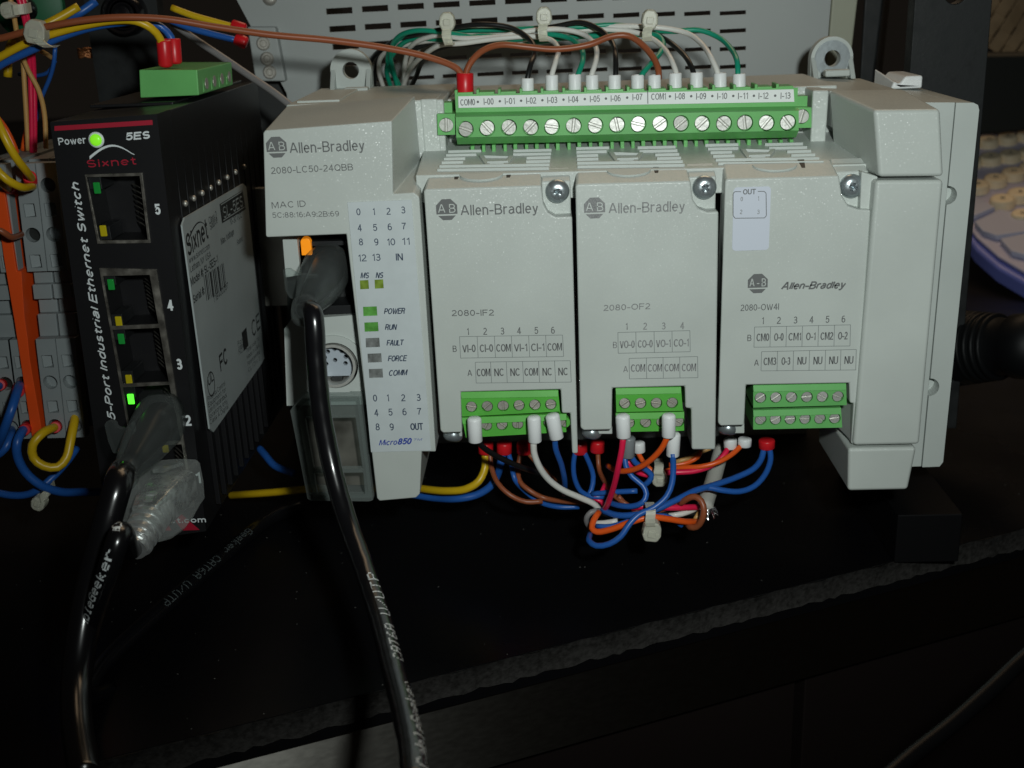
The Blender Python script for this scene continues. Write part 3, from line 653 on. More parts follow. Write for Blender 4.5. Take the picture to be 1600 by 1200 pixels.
for j, md in enumerate(MODS):
    mo = link('plug_in_module', None, P3([md['front'][0]], 0)[0], plc); mo['label'] = md['label']; mo.empty_display_size = .005
    f = P3(md['front'], 0.0); b = [Vector((p.x, 9, p.z)) for p in f]
    # sloping top
    for i in range(len(f)):
        if i in (0, 1): b[i].z += 2.5; b[i].x += .5
        if i == 2: b[i].z += 2.5
    G().prism(f, b).out('module_cover', 'plastic', mo, .55)
    # screw corner: recessed platform with the cross-head screw
    sc = at(*md['sc'], y=3.2); nx = f[6].x
    g = G(); g.prism([(f[2].x-.0, 3.8, f[6].z-.4), (nx-.15, 3.8, f[6].z-.4), (nx-.15, 3.8, f[2].z+.2), (f[2].x, 3.8, f[2].z+.2)], [(f[2].x, 9, f[6].z-.4), (nx-.15, 9, f[6].z-.4), (nx-.15, 9, f[2].z+2.6), (f[2].x, 9, f[2].z+2.6)])
    g.out('screw_seat', 'plastic', mo, .4)
    cross_screw(sc, 2.72, mo, ang=(10, 40, 20)[j])
    # finger notch and slits on the sloping top
    tc_x = (f[1].x+f[2].x)/2
    for s in (-6.2, 5.6):
        G().prism([(tc_x+s-.5, 4.6, f[2].z+1.32), (tc_x+s+.3, 4.6, f[2].z+1.32), (tc_x+s+.9, 8.9, f[2].z+2.56), (tc_x+s-.6, 8.9, f[2].z+2.56)], [(tc_x+s-.5, 6, f[2].z-1), (tc_x+s+.2, 6, f[2].z-1), (tc_x+s+.8, 9.4, f[2].z-1), (tc_x+s-.5, 9.4, f[2].z-1)]).out('slit', 'recess', mo)
    g = G(); ar = [(tc_x-.6+5.0*math.cos(a), 6.2-3.3*math.sin(a)) for a in [math.pi*i/12 for i in range(13)]]
    zf = lambda y: f[2].z+.25+2.5*(y/9)
    g.add([(x, y, zf(y)+.25) for x, y in ar]+[(x, y+.35, zf(y)-.6) for x, y in ar], [list(range(13))]+[[i, i+1, i+14, i+13] for i in range(12)])
    g.out('finger_grip', 'plastic_smooth', mo, .1)
    # green terminal rows
    for ri, (p0, p1, n, fr) in enumerate(md['rows']):
        yr = .6 if ri == 0 else 1.6
        q = XZ([(fr[0],fr[1]),(fr[2],fr[3]),(fr[4],fr[5]),(fr[6],fr[7])], yr)
        pts = [XZ([(p0[0]+(p1[0]-p0[0])*i/(n-1), p0[1]+(p1[1]-p0[1])*i/(n-1))], yr)[0] for i in range(n)]
        g = G(); g.plate([q[3], q[2], q[1], q[0]], [circ(x, z, 1.38, 18) for x, z in pts], yr, yr+1.5)
        g.prism([Vector((a[0], yr+1.6, a[1])) for a in (q[3], q[2], q[1], q[0])], [Vector((a[0], yr+11, a[1])) for a in (q[3], q[2], q[1], q[0])])
        # upper lip, bent forward like a roof
        g.prism([(q[0][0], yr, q[0][1]-.1), (q[1][0], yr, q[1][1]-.1), (q[1][0]-.1, yr-.35, q[1][1]-1.5), (q[0][0]+.1, yr-.35, q[0][1]-1.5)], [(q[0][0], yr+.4, q[0][1]-.1), (q[1][0], yr+.4, q[1][1]-.1), (q[1][0], yr+.4, q[1][1]-1.55), (q[0][0], yr+.4, q[0][1]-1.55)])
        autosmooth(g.out('terminal_block', 'green' if j == 2 else 'green_dark', mo), 35)
        for x, z in pts:
            screw(SLOT_B if j == 2 else SLOT_S, (x, yr+.25, z), screw_ang[si], mo); si += 1
    # dark cavity behind and lower rim piece with bottom screw
    q = XZ([(fr[0],600),(fr[2],600),(fr[4],fr[5]),(fr[6],fr[7])], 13)
    l, r_ = f[-1].x+1.0, f[-7].x if j == 0 else f[8].x
    G().box(l, nx-.6, 13.2, 20, f[-1].z+1, -.5).out('inner_frame', 'recess', mo)
    lowu = {0: (690,722,678,682), 1: (909,957,674,678), 2: (1124,1163,667,677)}[j]
    G().prism(P3([(lowu[0],lowu[2]-8),(lowu[1],lowu[2]-8),(lowu[1],lowu[3]),(lowu[0]+8,lowu[3])], 3.5), P3([(lowu[0],lowu[2]-8),(lowu[1],lowu[2]-8),(lowu[1],lowu[3]),(lowu[0]+8,lowu[3])], 6)).out('lower_rim', 'plastic', mo, .2)
    bs = at(lowu[0]+16, lowu[2]+5, y=2); cross_screw((bs.x, 5, bs.z-1.0), 2.4, mo, tilt=1.2)
    # print
    ink = 'ink_faded' if j == 1 else 'ink'; YP = -.05; g = G(); gl = G(); gb_ = G(); gc_ = G()
    if j == 0:
        logo(mo, 698, 327.5, 17, YP, 'ink'); TX(gb_, 'Allen-Bradley', 720, 337, 841, 333, 16.5, YP)
        TX(gc_, '2080-IF2', 706, 494, 772, 493, 9.5, YP, .01)
        for i, u in enumerate((731,758,785,811,838,864)): TC(g, str(i+1), u, 518-.4*i, 11, YP)
        us = [718,745.5,772.5,799,826,852.5,879]; ta, ba = (526, 523.5), (559.5, 557)
        for i, t in enumerate(('VI-0','CI-0','COM','VI-1','CI-1','COM')): TC(g, t, (us[i]+us[i+1])/2+1, 544.5-.5*i, 12, YP, 21 if t != 'COM' else 23, .008)
        ua = [742.5,766.5,791,816.5,841.5,866.5,891]; t2, b2 = (566, 563.5), (598.5, 597)
        for i, t in enumerate(('COM','NC','NC','COM','NC','NC')): TC(g, t, (ua[i]+ua[i+1])/2+1, 582-.3*i, 12, YP, 21.5 if t == 'COM' else 15, .008)
        TC(g, 'B', 710.5, 545, 10, YP); TC(g, 'A', 734, 583, 10, YP)
    elif j == 1:
        logo(mo, 929, 325, 17, YP, 'ink_faded'); TX(gb_, 'Allen-Bradley', 951, 334, 1070, 330, 16.5, YP)
        TX(gc_, '2080-OF2', 943, 486, 1016, 483, 9.5, YP, .01)
        for i, u in enumerate((979,1008,1037,1066)): TC(g, str(i+1), u, 510-.4*i, 11, YP)
        us = [965.5,993.5,1022,1050,1078]; ta, ba = (519.5, 516.5), (552, 549.5)
        for i, t in enumerate(('VO-0','CO-0','VO-1','CO-1')): TC(g, t, (us[i]+us[i+1])/2+.5, 538-.8*i, 12, YP, 23.5, .008)
        ua = [983,1010,1036,1062,1090]; t2, b2 = (560, 557), (592, 590)
        for i, t in enumerate(('COM','COM','COM','COM')): TC(g, t, (ua[i]+ua[i+1])/2+.5, 575-.3*i, 12, YP, 22.5, .008)
        TC(g, 'B', 961, 539, 10, YP); TC(g, 'A', 977.5, 577, 10, YP)
    else:
        st = XZ([(1143,392),(1201,390),(1202,291),(1142,293)], -.02)
        G().plate(rrect(st[0][0]+.1, st[1][0], st[0][1], st[2][1], .8), [], -.16, .3).out('sticker', 'sticker', mo)
        YS = -.19; gs = G(); TC(gs, 'OUT', 1171, 299.5, 8.5, YS, 20, .02)
        gn = G()
        for u, v, t in ((1159,311,'0'),(1185,310,'1'),(1158,331,'2'),(1185,331,'3')): TC(gn, t, u, v, 7, YS)
        for s_ in ((1158,299.5,1148,299.5),(1148,299.5,1145.5,303),(1145.5,303,1145.5,337),(1145.5,337,1148.5,341),(1148.5,341,1194.5,340.5),(1194.5,340.5,1197.5,337),(1197.5,337,1197,302),(1197,302,1194,299),(1194,299,1184,299)): line(gs, *s_, YS, .16)
        gs.out('sticker_print', 'ink', mo); gn.out('sticker_digits', 'ink_faded', mo)
        logo(mo, 1184, 443, 16, YP, 'ink', ab='A-B'); TX(gb_, 'Allen-Bradley', 1220, 453, 1322, 451, 12.5, YP, .03, .3)
        TX(gc_, '2080-OW4I', 1157, 486, 1217, 484, 10, YP)
        for i, u in enumerate((1192,1217,1243,1268,1293,1318)): TC(g, str(i+1), u, 501-.5*i, 11, YP)
        us = [1179,1204,1229,1254,1279,1304,1329]; ta, ba = (511, 507.5), (542.5, 540.5)
        for i, t in enumerate(('CM0','O-0','CM1','O-1','CM2','O-2')): TC(g, t, (us[i]+us[i+1])/2+.5, 527-.5*i, 12, YP, 20 if i % 2 == 0 else 15, .004)
        ua = [1190,1215,1240,1265,1290,1314,1338]; t2, b2 = (549.5, 546), (579.5, 578)
        for i, t in enumerate(('CM3','O-3','NU','NU','NU','NU')): TC(g, t, (ua[i]+ua[i+1])/2+.5, 564.5-.4*i, 12, YP, 20 if i == 0 else 14, .004)
        TC(g, 'B', 1171, 528, 10, YP); TC(g, 'A', 1182, 567, 10, YP)
    for U, T, B in ((us, ta, ba), (ua, t2, b2)):
        n = len(U)-1; sh = (B[0]-T[0])*(.05 if j == 0 else .015 if j == 1 else -.03)
        line(gl, U[0], T[0], U[-1], T[1], YP); line(gl, U[0]+sh, B[0], U[-1]+sh*.8, B[1], YP)
        for i, u in enumerate(U): line(gl, u, T[0]+(T[1]-T[0])*i/n, u+sh, B[0]+(B[1]-B[0])*i/n, YP)
    gb_.out('brand_lettering', ink, mo); gc_.out('catalogue_number', ink, mo)
    g.out('terminal_lettering', ink, mo); gl.out('printed_table', 'ink_line', mo)

# ---- left housing print, status label, lamps
g = G(); YP = Y0-.05
logo(plc, 432, 230, 16.5, YP); TX(g, 'Allen-Bradley', 453, 240, 570, 235, 17, YP)
TX(g, '2080-LC50-24QBB', 424, 272, 552, 266, 10.5, YP); g.out('brand_lettering', 'ink', plc); g = G(); TX(g, 'MAC ID', 425, 326, 478, 323, 10, YP); TX(g, '5C:88:16:A9:2B:69', 426, 340.5, 530, 338, 8.5, YP)
g.out('address_lettering', 'ink', plc)
lb = XZ([(580,706),(673.5,703.5),(643,312),(543,316)], Y0)
holes = []
lamps = []
for u, v, w, h, m_, n_ in ((570,445,13,14,'olive_led','MS'),(593,444,13,14,'olive_led','NS'),(579,486.5,21,14.5,'green_led','POWER'),(581,511,21,14.5,'green_led','RUN'),(583,535.5,21,14.5,'off_led','FAULT'),(586,559.5,21,14,'off_led','FORCE'),(588,583.5,21,14,'off_led','COMM')):
    q = XZ([(u-w/2-.6,v+h/2),(u+w/2-.6+.8,v+h/2-.8),(u+w/2-.8,v-h/2-.8),(u-w/2-1.2,v-h/2)], Y0-.1)
    holes.append(list(reversed(q))); lamps.append((q, m_, n_))
G().plate(lb, holes, Y0-.22, Y0-.01).out('status_label', 'label', plc)
for q, m_, n_ in lamps:
    o = G().add([(x, Y0-.06, z) for x, z in q], [[0,1,2,3]]).out('indicator_lamp', m_, plc); o['label'] = ('lit green' if m_ == 'green_led' else 'olive' if m_ == 'olive_led' else 'unlit grey')+' lamp window marked '+n_
g = G(); YL = Y0-.26
for u, v, t in ((560,331,'0'),(584,330.5,'1'),(607,330,'2'),(630,328,'3'),(562,356,'4'),(586,355.5,'5'),(609,354.5,'6'),(631,353.5,'7'),(564,378,'8'),(588,378,'9'),(586,622,'0'),(606,621.5,'1'),(630,621.5,'2'),(654,621,'3'),(588,645,'4'),(610,644,'5'),(632,643.5,'6'),(655,643,'7'),(590,667,'8'),(612,667,'9')): TC(g, t, u, v, 11, YL, 6.5 if t != '1' else 3.5, .004)
for u, v, t, w in ((611,378,'10',13),(634,377,'11',12),(566,403,'12',13),(588,402,'13',13),(624,401.5,'IN',11),(651,666.5,'OUT',20)): TC(g, t, u, v, 11, YL, w, .02 if t in ('IN','OUT') else .004)
for u, v, t, w in ((570,430.5,'MS',14.5),(593,430,'NS',13),(616.5,486,'POWER',34),(611,511,'RUN',20),(617.5,535.5,'FAULT',28),(621,560,'FORCE',31),(622.5,582.5,'COMM',30)): TC(g, t, u, v, 9.5, YL, w, .02, .28)
g.out('label_lettering', 'ink_navy', plc)
g = G(); TX(g, 'Micro', 592, 696.5, 621, 695, 9, YL, .012, .3); TX(g, '850', 621.5, 695, 644, 694, 10, YL, .035, .3); TX(g, 'TM', 647, 689, 660, 688.5, 3.5, YL, .01, .2); g.out('model_name', 'ink_blue', plc)

# ---- communication bay left of the status column
G().prism(P3([(441,374),(464,374),(470,430),(446,434)], 6), [Vector((p.x, 26, p.z)) for p in P3([(441,374),(464,374),(470,430),(446,434)], 6)]).out('bay_post', 'plastic_smooth', plc, .2)
bw = P3([(447,372),(545,372),(585,640),(452,640)], 16); G().prism(bw, [Vector((p.x, 26, p.z)) for p in bw]).out('bay_back', 'recess', plc)
# network jack
q = XZ([(468,492),(556,490),(546,376),(468,378)], 7.5); cx0, cx1 = q[0][0]+1.4, q[1][0]-.8
G().plate(q, [list(reversed([(cx0, q[0][1]+2), (cx1, q[0][1]+2), (cx1, q[2][1]-.9), (cx0, q[2][1]-.9)]))], 7.5, 15.9).out('network_jack', 'rj_in', plc, .1)
p = at(478, 387, y=6.3); g = G(); g.lathe((p.x, 6.2, p.z+1.2), (0,1,0), [(0,1.15),(1.8,1.25)], 18); g.box(p.x-1.15, p.x+1.2, 6.25, 8, p.z-1.8, p.z+1.2); o = g.out('status_lamp', 'orange_led', plc, .15); o['label'] = 'lit orange lamp'
# lower housing with round socket
f = P3([(444,514),(454,500),(556,492),(566,492),(576,632),(448,634)], 6.5)
c = at(523, 570, y=6.5); rr = 5.9
G().plate([(p.x, p.z) for p in reversed(f)], [circ(c.x, c.z, rr, 28)], 6.5, 15.8).out('socket_housing', 'plastic_smooth', plc)
g = G(); g.plate(circ(c.x, c.z, rr+1.6, 32), [circ(c.x, c.z, rr-.15, 32)], 5.9, 6.48); autosmooth(g.out('socket_collar', 'plastic_smooth', plc), 35)
g = G(); g.plate(circ(c.x-.2, c.z-.1, rr-.5, 32), [circ(c.x-.2, c.z-.1, rr-1.15, 32)], 5.6, 12); autosmooth(g.out('socket_shield', 'steel', plc), 35)
g = G(); g.plate(circ(c.x-.2, c.z, rr-1.1, 28, -50, 230), [circ(c.x-.2+2.6*math.cos(math.radians(a)), c.z+.6+2.6*math.sin(math.radians(a)), .56, 10) for a in (-25, 12, 50, 90, 130, 168, 205)]+[circ(c.x-.3, c.z+.4, .56, 10)], 9.0, 10.2); M['socket_face'] = mat('pale_blue_socket_insert', (.42,.47,.52), .4); g.out('socket_face', 'socket_face', plc)
G().box(c.x-1.6, c.x+1.2, 8.2, 10, c.z-rr+.9, c.z-rr+2.2).out('socket_key', 'recess', plc, .2)
G().add([(x, 11.5, z) for x, z in circ(c.x, c.z, rr, 24)], [list(range(24))]).out('socket_bottom', 'hole', plc)
# frosted battery cover
f = P3([(453,642),(472,623),(563,622),(583,782),(576,784),(486,783),(480,780)], 1.5)
xz = [(p.x, p.z) for p in reversed(f)]
def lerp2(a, b, t): return (a[0]+(b[0]-a[0])*t, a[1]+(b[1]-a[1])*t)
h1 = XZ([(490,733),(566,732),(555,653),(476,654)], 1.5); h2 = XZ([(495,774),(570,773),(567,739),(490,740)], 1.5)
G().plate(xz, [list(reversed(h1)), list(reversed(h2))], 1.5, 3.4).out('frosted_cover', 'frost', plc, .25)
ctr = (sum(a[0] for a in xz)/len(xz), sum(a[1] for a in xz)/len(xz)); inn_ = [(ctr[0]+(a[0]-ctr[0])*.86, ctr[1]+(a[1]-ctr[1])*.92) for a in xz]
G().plate(xz, [list(reversed(inn_))], 3.45, 15).out('frosted_cover_rim', 'frost', plc, .2)
M['inner_grey'] = mat('inner_grey_moulding', (.085,.083,.07), .6, mottle=(110,.5))
G().prism([Vector((a[0], 9.5, a[1]*1.0)) for a in inn_], [Vector((a[0], 15, a[1])) for a in inn_]).out('inner_moulding', 'inner_grey', plc)
pass
G().box(-33, -19, 15.2, 30, -74, -52).out('cavity', 'recess', plc)

# ---- long green input terminal block
tb_ = link('input_terminal_block', None, at(700, 210, y=26), plc); tb_['label'] = 'long green plug-in terminal block with sixteen screws'
YT = 22.8
scr = [(727.4,202),(761,200.2),(795,199.2),(829,199.0),(862,198),(896,196.5),(930,196),(964,195),(997,194),(1031,193.4),(1064,193),(1097,193),(1131,193),(1164,192),(1197.6,192),(1231,191.5)]
sp = XZ(scr, YT); q = XZ([(713,215),(1248,204),(1248,173),(712,183)], YT)
g = G(); g.plate(q, [circ(x, z, 1.95, 20) for x, z in sp], YT, YT+1.6)
def run(pa, pb, mi=0):          # pa, pb: (y,z) profile at left / right end
    g.prism([(q[0][0], y, z) for y, z in pa], [(q[1][0], y, z) for y, z in pb], mi)
zl0, zl1, zr0, zr1 = q[0][1], q[3][1], q[1][1], q[2][1]
run([(YT+1.65,zl0),(YT+1.65,zl1+.1),(25.6,zl1+.8),(25.6,18.2),(34,17.6),(34,zl0-1.6),(26.2,zl0-1.9)], [(YT+1.65,zr0),(YT+1.65,zr1+.1),(25.6,zr1+.8),(25.6,16.9),(34,16.3),(34,zr0-1.6),(26.2,zr0-1.9)])
run([(YT,zl1),(YT+1.6,zl1),(25.58,zl1+.78)], [(YT,zr1),(YT+1.6,zr1),(25.58,zr1+.78)])
run([(YT,zl0),(YT+1.6,zl0),(26.2,zl0-1.9),(25.6,zl0-1.95)], [(YT,zr0),(YT+1.6,zr0),(26.2,zr0-1.9),(25.6,zr0-1.95)])
o = g.out('terminal_body', 'green', tb_); autosmooth(o, 30)
angs = [-20,-48,42,45,-10,82,-20,-78,-15,35,38,42,-42,-82,50,-52]
for (x, z), a in zip(sp, angs): screw(SLOT, (x, YT+.3, z), a, tb_)
for i in range(16):
    x = sp[i][0]; z = sp[i][1]-4.8
    G().box(x-1.5, x-.7, 24.2, 26.5, z-1.0, z+.6).out('foot', 'green', tb_, .1) if i else None
    G().box(x+.9, x+1.8, 24.2, 26.5, z-1.0, z+.6).out('foot', 'green', tb_, .1)
    g = G(); zt_ = 17.6-1.3*i/15; g.box(x-1.9, x+1.9, 27.2, 33, zt_, zt_+.9); g.box(x-2.4, x-1.7, 26.2, 32, zt_-.2, zt_+1.6); g.out('wire_entry', 'green', tb_, .15)
lq = XZ([(716.5,168.5),(1241,159),(1240,139.5),(716,150.5)], 25.3)
G().prism([Vector((a[0], 25.2, a[1])) for a in lq], [Vector((a[0], 25.56, a[1])) for a in lq]).out('marker_strip', 'paper', tb_)
g = G(); YM = 25.16
lab = [('COM0',730.8,159.8),('I-00',763.5,158.6),('I-01',796.5,157.8),('I-02',830,157),('I-03',863,156.2),('I-04',896,155.2),('I-05',929.5,154.4),('I-06',962,153.6),('I-07',996,151.6),('COM1',1029,150.8),('I-08',1062.5,150.4),('I-09',1095.5,150.2),('I-10',1128.5,150),('I-11',1161,149.8),('I-12',1193,149.6),('I-13',1227.5,149.4)]
for t, u, v in lab: TC(g, t, u, v, 10, YM, 23 if 'COM' in t else 15.5, .0)
for i in range(15):
    if i == 8: line(g, 1012, 141.5, 1012.3, 162, YM, .2); continue
    c = at((lab[i][1]+lab[i+1][1])/2+(1 if i else -.5), (lab[i][2]+lab[i+1][2])/2, y=YM); g.add([(x, YM, z) for x, z in circ(c.x, c.z, .3, 10)], [list(range(10))])
g.out('marker_lettering', 'ink', tb_)
for u0, u1, v0, v1, su, sv, a in ((684,711,178,211,697,195.5,88), (1243,1268,168,200,1253,182,75)):
    qq = XZ([(u0,v1),(u1,v1-.5),(u1,v0),(u0-1,v0)], 24.5); p = XZ([(su, sv)], 24.5)[0]
    g = G(); g.plate(qq, [circ(p[0], p[1], 1.75, 18)], 24.5, 26)
    g.prism([Vector((a_[0], 26.1, a_[1])) for a_ in qq], [Vector((a_[0], 33, a_[1])) for a_ in qq])
    g.box(qq[0][0]+.8, qq[1][0]-.6, 27.5, 32, qq[2][1], qq[2][1]+2.4); autosmooth(g.out('flange_block', 'green', tb_), 30)
    screw(SLOT, (p[0], 24.7, p[1]), a, tb_, 'flange_screw')
G().box(xl+30, 3.2, 30, 34, 5, 15).out('recess_wall', 'plastic', plc)

# ================================================================== ETHERNET SWITCH
def D(u, v, d): return CAM_POS + (CM.transposed() @ Vector(((u-800)/FPX, (v-600)/FPX, 1.0)))*d
X0, X1, Y_, ZB, ZT = -82.0, -57.2, -5.0, -80.3, 18.9
sw = thing('ethernet_switch', 'narrow black five-port ethernet switch with finned side and white side sticker', 'network switch', (-70, 40, ZB))
fp = P3([(78,191),(245,178),(322,830),(172,851)], Y_)
G().prism([Vector((p.x, Y_+9.1, p.z)) for p in fp], [Vector((p.x, 88, p.z-.3)) for p in fp]).out('case', 'black_metal', sw, .3)
MOUTH = [[(157,374),(228,373),(216,277),(138,279)], [(176,508),(245,505),(232,431),(163,433)], [(193,598),(261,595),(247,514),(178,517)], [(208,691),(280,687),(263,603),(194,607)], [(225,788),(296,783),(282,696),(210,700)]]
MOUTH = [[(sum(p[0] for p in o)/4+(u-sum(p[0] for p in o)/4)*1.06, sum(p[1] for p in o)/4+(v-sum(p[1] for p in o)/4)*1.04) for u, v in o] for o in MOUTH]
mq = [XZ(o, Y_) for o in MOUTH]
G().plate(list(reversed([(p.x, p.z) for p in fp])), [list(reversed(m_)) for m_ in mq], Y_, Y_+9).out('front_plate', 'black_metal', sw)
YP = Y_-.04
def band(name, px, m, y=YP, t=.12, par=sw):
    f = P3(px, y); return G().prism(f, [Vector((p.x, y+t, p.z)) for p in f]).out(name, m, par)
band('red_stripe', [(85,204.5),(85,197),(238,187.5),(238.5,195)], 'ink_red', YP-.05, .08)
g = G(); TX(g, 'Power', 92, 227, 135, 224, 11.5, YP, .012); TX(g, '5ES', 197, 219.5, 235, 216.5, 12, YP, .04, .1)
for t, u, v in (('5',246,327),('4',266,477),('3',280,569),('2',294,657),('1',309,746.5)): TC(g, t, u, v, 17, YP, 9, .03)
a, b = at(181, 656, y=YP), at(123, 284, y=YP); e1 = (b-a).normalized(); e2 = Vector((-e1.z, 0, e1.x)); 
hh = (at(100, 300, y=YP)-at(117, 300, y=YP)).length*.62
text3(g, '5-Port Industrial Ethernet Switch', a, e1, e2, (b-a).length, hh*1.25, .025, .22)
TX(g, 'sixnet.com', 233, 818.5, 322, 816, 8, YP-.1, .03); g.out('printed_lettering', 'ink_white', sw)
g = G(); TX(g, 'Sixnet', 137, 262, 213, 257, 12, YP, .015); g.out('brand_lettering', 'ink_red', sw)
g = G(); pr = None
for i in range(15):
    t = i/14; u = 140+70*t; v = 245-17*math.sin(math.pi*min(1, t*1.0+.02))-4*t; w = 4.2*(1-t)**1.2+1.2
    a, b = at(u, v, y=YP), at(u, v+w, y=YP)
    if pr: g.add([pr[1], b, a, pr[0]], [[0,1,2,3]])
    pr = (a, b)
g.out('brand_arc', 'ink_white', sw)
band('red_mark', [(268,806),(283,803),(312,828),(285,829)], 'ink_red', YP, .02); band('red_mark', [(252,829),(262,818),(268,829)], 'ink_red', YP, .02)
c = at(150.5, 218.5, y=YP); G().lathe((c.x, Y_+.2, c.z), (0,-1,0), [(0,1.75),(.3,1.7),(.45,1.45),(.46,1.3)], 22).out('power_lamp_bezel', 'ink_white', sw)
G().lathe((c.x, Y_-.2, c.z), (0,-1,0), [(0,1.3),(.35,1.25),(.6,.9),(.7,.4)], 20).out('power_lamp', 'power_lit', sw, smooth=True)
def mixp(a, b, t): return (a[0]+(b[0]-a[0])*t, a[1]+(b[1]-a[1])*t)
for outer, ids in (([(152,381),(235,380),(222,270),(132,273)], (0,)), ([(222,796),(304,793),(244,421),(155,419)], (1,2,3,4))):
    G().plate(XZ(outer, Y_-.5), [list(reversed(XZ(MOUTH[i], Y_-.5))) for i in ids], Y_-.5, Y_-.01).out('port_shield', 'nickel', sw, .08)
for i, mo_ in enumerate(MOUTH):
    bl, br, tr, tl = XZ(mo_, Y_-.3)
    # moulded insert: narrower lower step for the latch and a throat with eight contacts
    l0, l1 = mixp(bl, br, .24), mixp(tl, tr, .24)
    for (t0, t1) in ((.0, .22), (.80, 1.0)):
        a_, b_, c_, d_ = mixp(bl, tl, t0), mixp(l0, l1, t0), mixp(l0, l1, t1), mixp(bl, tl, t1)
        G().prism([Vector((p[0], Y_+.2, p[1])) for p in (a_, b_, c_, d_)], [Vector((p[0], Y_+8, p[1])) for p in (a_, b_, c_, d_)]).out('port_step', 'rj_in', sw, .15)
    for k in range(8):
        s_ = .2+.6*k/7; p = mixp(mixp(bl, tl, s_), mixp(br, tr, s_), .93); e = mixp(mixp(bl, tl, s_), mixp(br, tr, s_), .62)
        g = G(); g.cyl((p[0], Y_+1.6, p[1]), (e[0], Y_+7, e[1]), .17, .17, 6); g.out('contact', 'nickel', sw)
for u, v, m_, l in ((151,294,'dimg','green'),(161,361,'dimy','amber'),(173,445,'dimg','green'),(185,503,'dimy','amber'),(189,530,'dimg','green'),(201,594,'dimy','amber'),(204,624,'lit','brightly lit green'),(258,700,'dimy','amber')):
    c = at(u, v, y=Y_-.3); g = G(); g.box(c.x-.75, c.x+.75, Y_-.3, Y_+.15, c.z-1.25, c.z+1.25); o = g.out('port_lamp', m_, sw, .4); o['label'] = l+' port lamp'
# finned side
XS = X1+.35
for i in range(14):
    y = 4+i*5.9; zt = ZT-2 if i else -1; g = G(); g.box(XS-.6, XS+.75, y, y+1.0, ZB+3.0, 14-.02*i); g.out('fin', 'black_side', sw, .25)
for i in range(8):
    c = at(292+13*i, 318-8.2*i, x=XS+1.0); G().lathe(c+Vector((-.6,0,0)), (1,0,0), [(0,.75),(.5,.7),(.8,.4)], 10).out('rivet', 'steel_dull', sw, smooth=True)
XL = XS+1.3
lp = [at(u, v, x=XL) for u, v in ((285,352),(289,340),(380,287),(385,292),(413,560),(409,568),(334,675),(328,670))]
G().prism(lp, [p-Vector((.4,0,0)) for p in lp]).out('side_sticker', 'sw_label', sw)
g = G(); XP = XL+.03
def TS(g, txt, u0, v0, u1, v1, h, bold=0, shear=0):
    a, b = at(u0, v0, x=XP), at(u1, v1, x=XP); e = b-a; w = e.length; text3(g, txt, a, e/w, Vector((0,0,1)), w, h, bold, shear)
TS(g, 'Sixnet', 294, 402, 326, 372, 5.2, .01); TS(g, 'www.sixnet.com', 296, 412, 328, 388, 1.5); TS(g, 'Latham, NY  USA', 298, 426, 330, 402, 1.6)
TS(g, 'Model #: SL-5ES-1', 299, 448, 341, 410, 2.0, .02); TS(g, 'Serial #:', 303, 475, 320, 459, 2.0, .02); TS(g, 'T18400207', 334, 474, 357, 450, 1.6)
TS(g, 'Class 2', 327, 351, 339, 340, 1.8); TS(g, 'Source', 329, 360, 340, 348, 1.8); TS(g, '10-30 VDC', 360, 352, 378, 340, 1.6); TS(g, 'Max. Voltage', 346, 383, 366, 366, 1.7, .01); TS(g, 'Rated', 371, 384, 379, 376, 1.5)
TS(g, 'FC', 345, 581, 356, 566, 4.2, .02); TS(g, 'CE', 395, 528, 407, 512, 4.6); TS(g, 'UL', 326, 604, 334, 594, 2.4, .02)
for k in range(5): TS(g, ('Process Control', 'Equipment for', 'use in hazardous', 'locations only', 'Class A Digital')[k], 325+k*.9, 628+k*9, 352+k*1.2, 602+k*9, 1.3)
for k in range(4): TS(g, ('Temp. code T4', 'Made in USA', 'Patent pending', 'CL I DIV 2')[k], 385+k*1.2, 552+k*10, 405+k*.5, 532+k*10, 1.2)
for k in range(3): TS(g, ('RoHS', 'compliant', 'N223')[k], 372+k*.8, 541+k*7, 384+k*.8, 530+k*7, 1.3)
for k, w in enumerate((1,2,1,1,3,1,2,2,1,3,1,1,2,1)):
    u = 323+2.3*k; a = at(u, 470-1.7*k, x=XP); G_ = g.add([a, a+Vector((0,.38*w,-.12*w)), a+Vector((0,.38*w,6.2-.1*w)), a+Vector((0,0,6.3))], [[0,1,2,3]])
c = at(330, 600, x=XP)
for (r0_, r1_) in ((3.1, 2.7),):
    V = [(XP, c.y+r*math.cos(t), c.z+r*math.sin(t)) for r in (r0_, r1_) for t in [2*math.pi*i/28 for i in range(28)]]; g.add(V, [[i, (i+1) % 28, (i+1) % 28+28, i+28] for i in range(28)])
for i in range(18):
    t = math.pi*i/17; a = at(302+14*0, 0, x=XP) if 0 else None
pr = None
for i in range(12):
    t = i/11; p = at(294+30*t, 376-22*t-20*math.sin(math.pi*t)**.8+4*t, x=XP); q_ = p+Vector((0,0,-.5*(1.2-t)))
    if pr: g.add([pr[1], q_, p, pr[0]], [[0,1,2,3]])
    pr = (p, q_)
for u, v in ((383,530),(371,548)):
    c = at(u, v, x=XP); g.add([c+Vector((0,-2.6,-2.6)), c+Vector((0,2.6,-2.6)), c+Vector((0,2.6,2.6)), c+Vector((0,-2.6,2.6))], [[0,1,2,3]]) if u == 383 else None
c0 = [at(u, v, x=XP) for u, v in ((347,349),(384,327),(379,297),(343,319))]; g.add(c0, [[0,1,2,3]]); g.out('sticker_print', 'recess', sw)
g = G(); c0 = [p+Vector((.03,0,0)) for p in [at(u, v, x=XP) for u, v in ((349,345),(382,324),(378,300),(345,321))]]
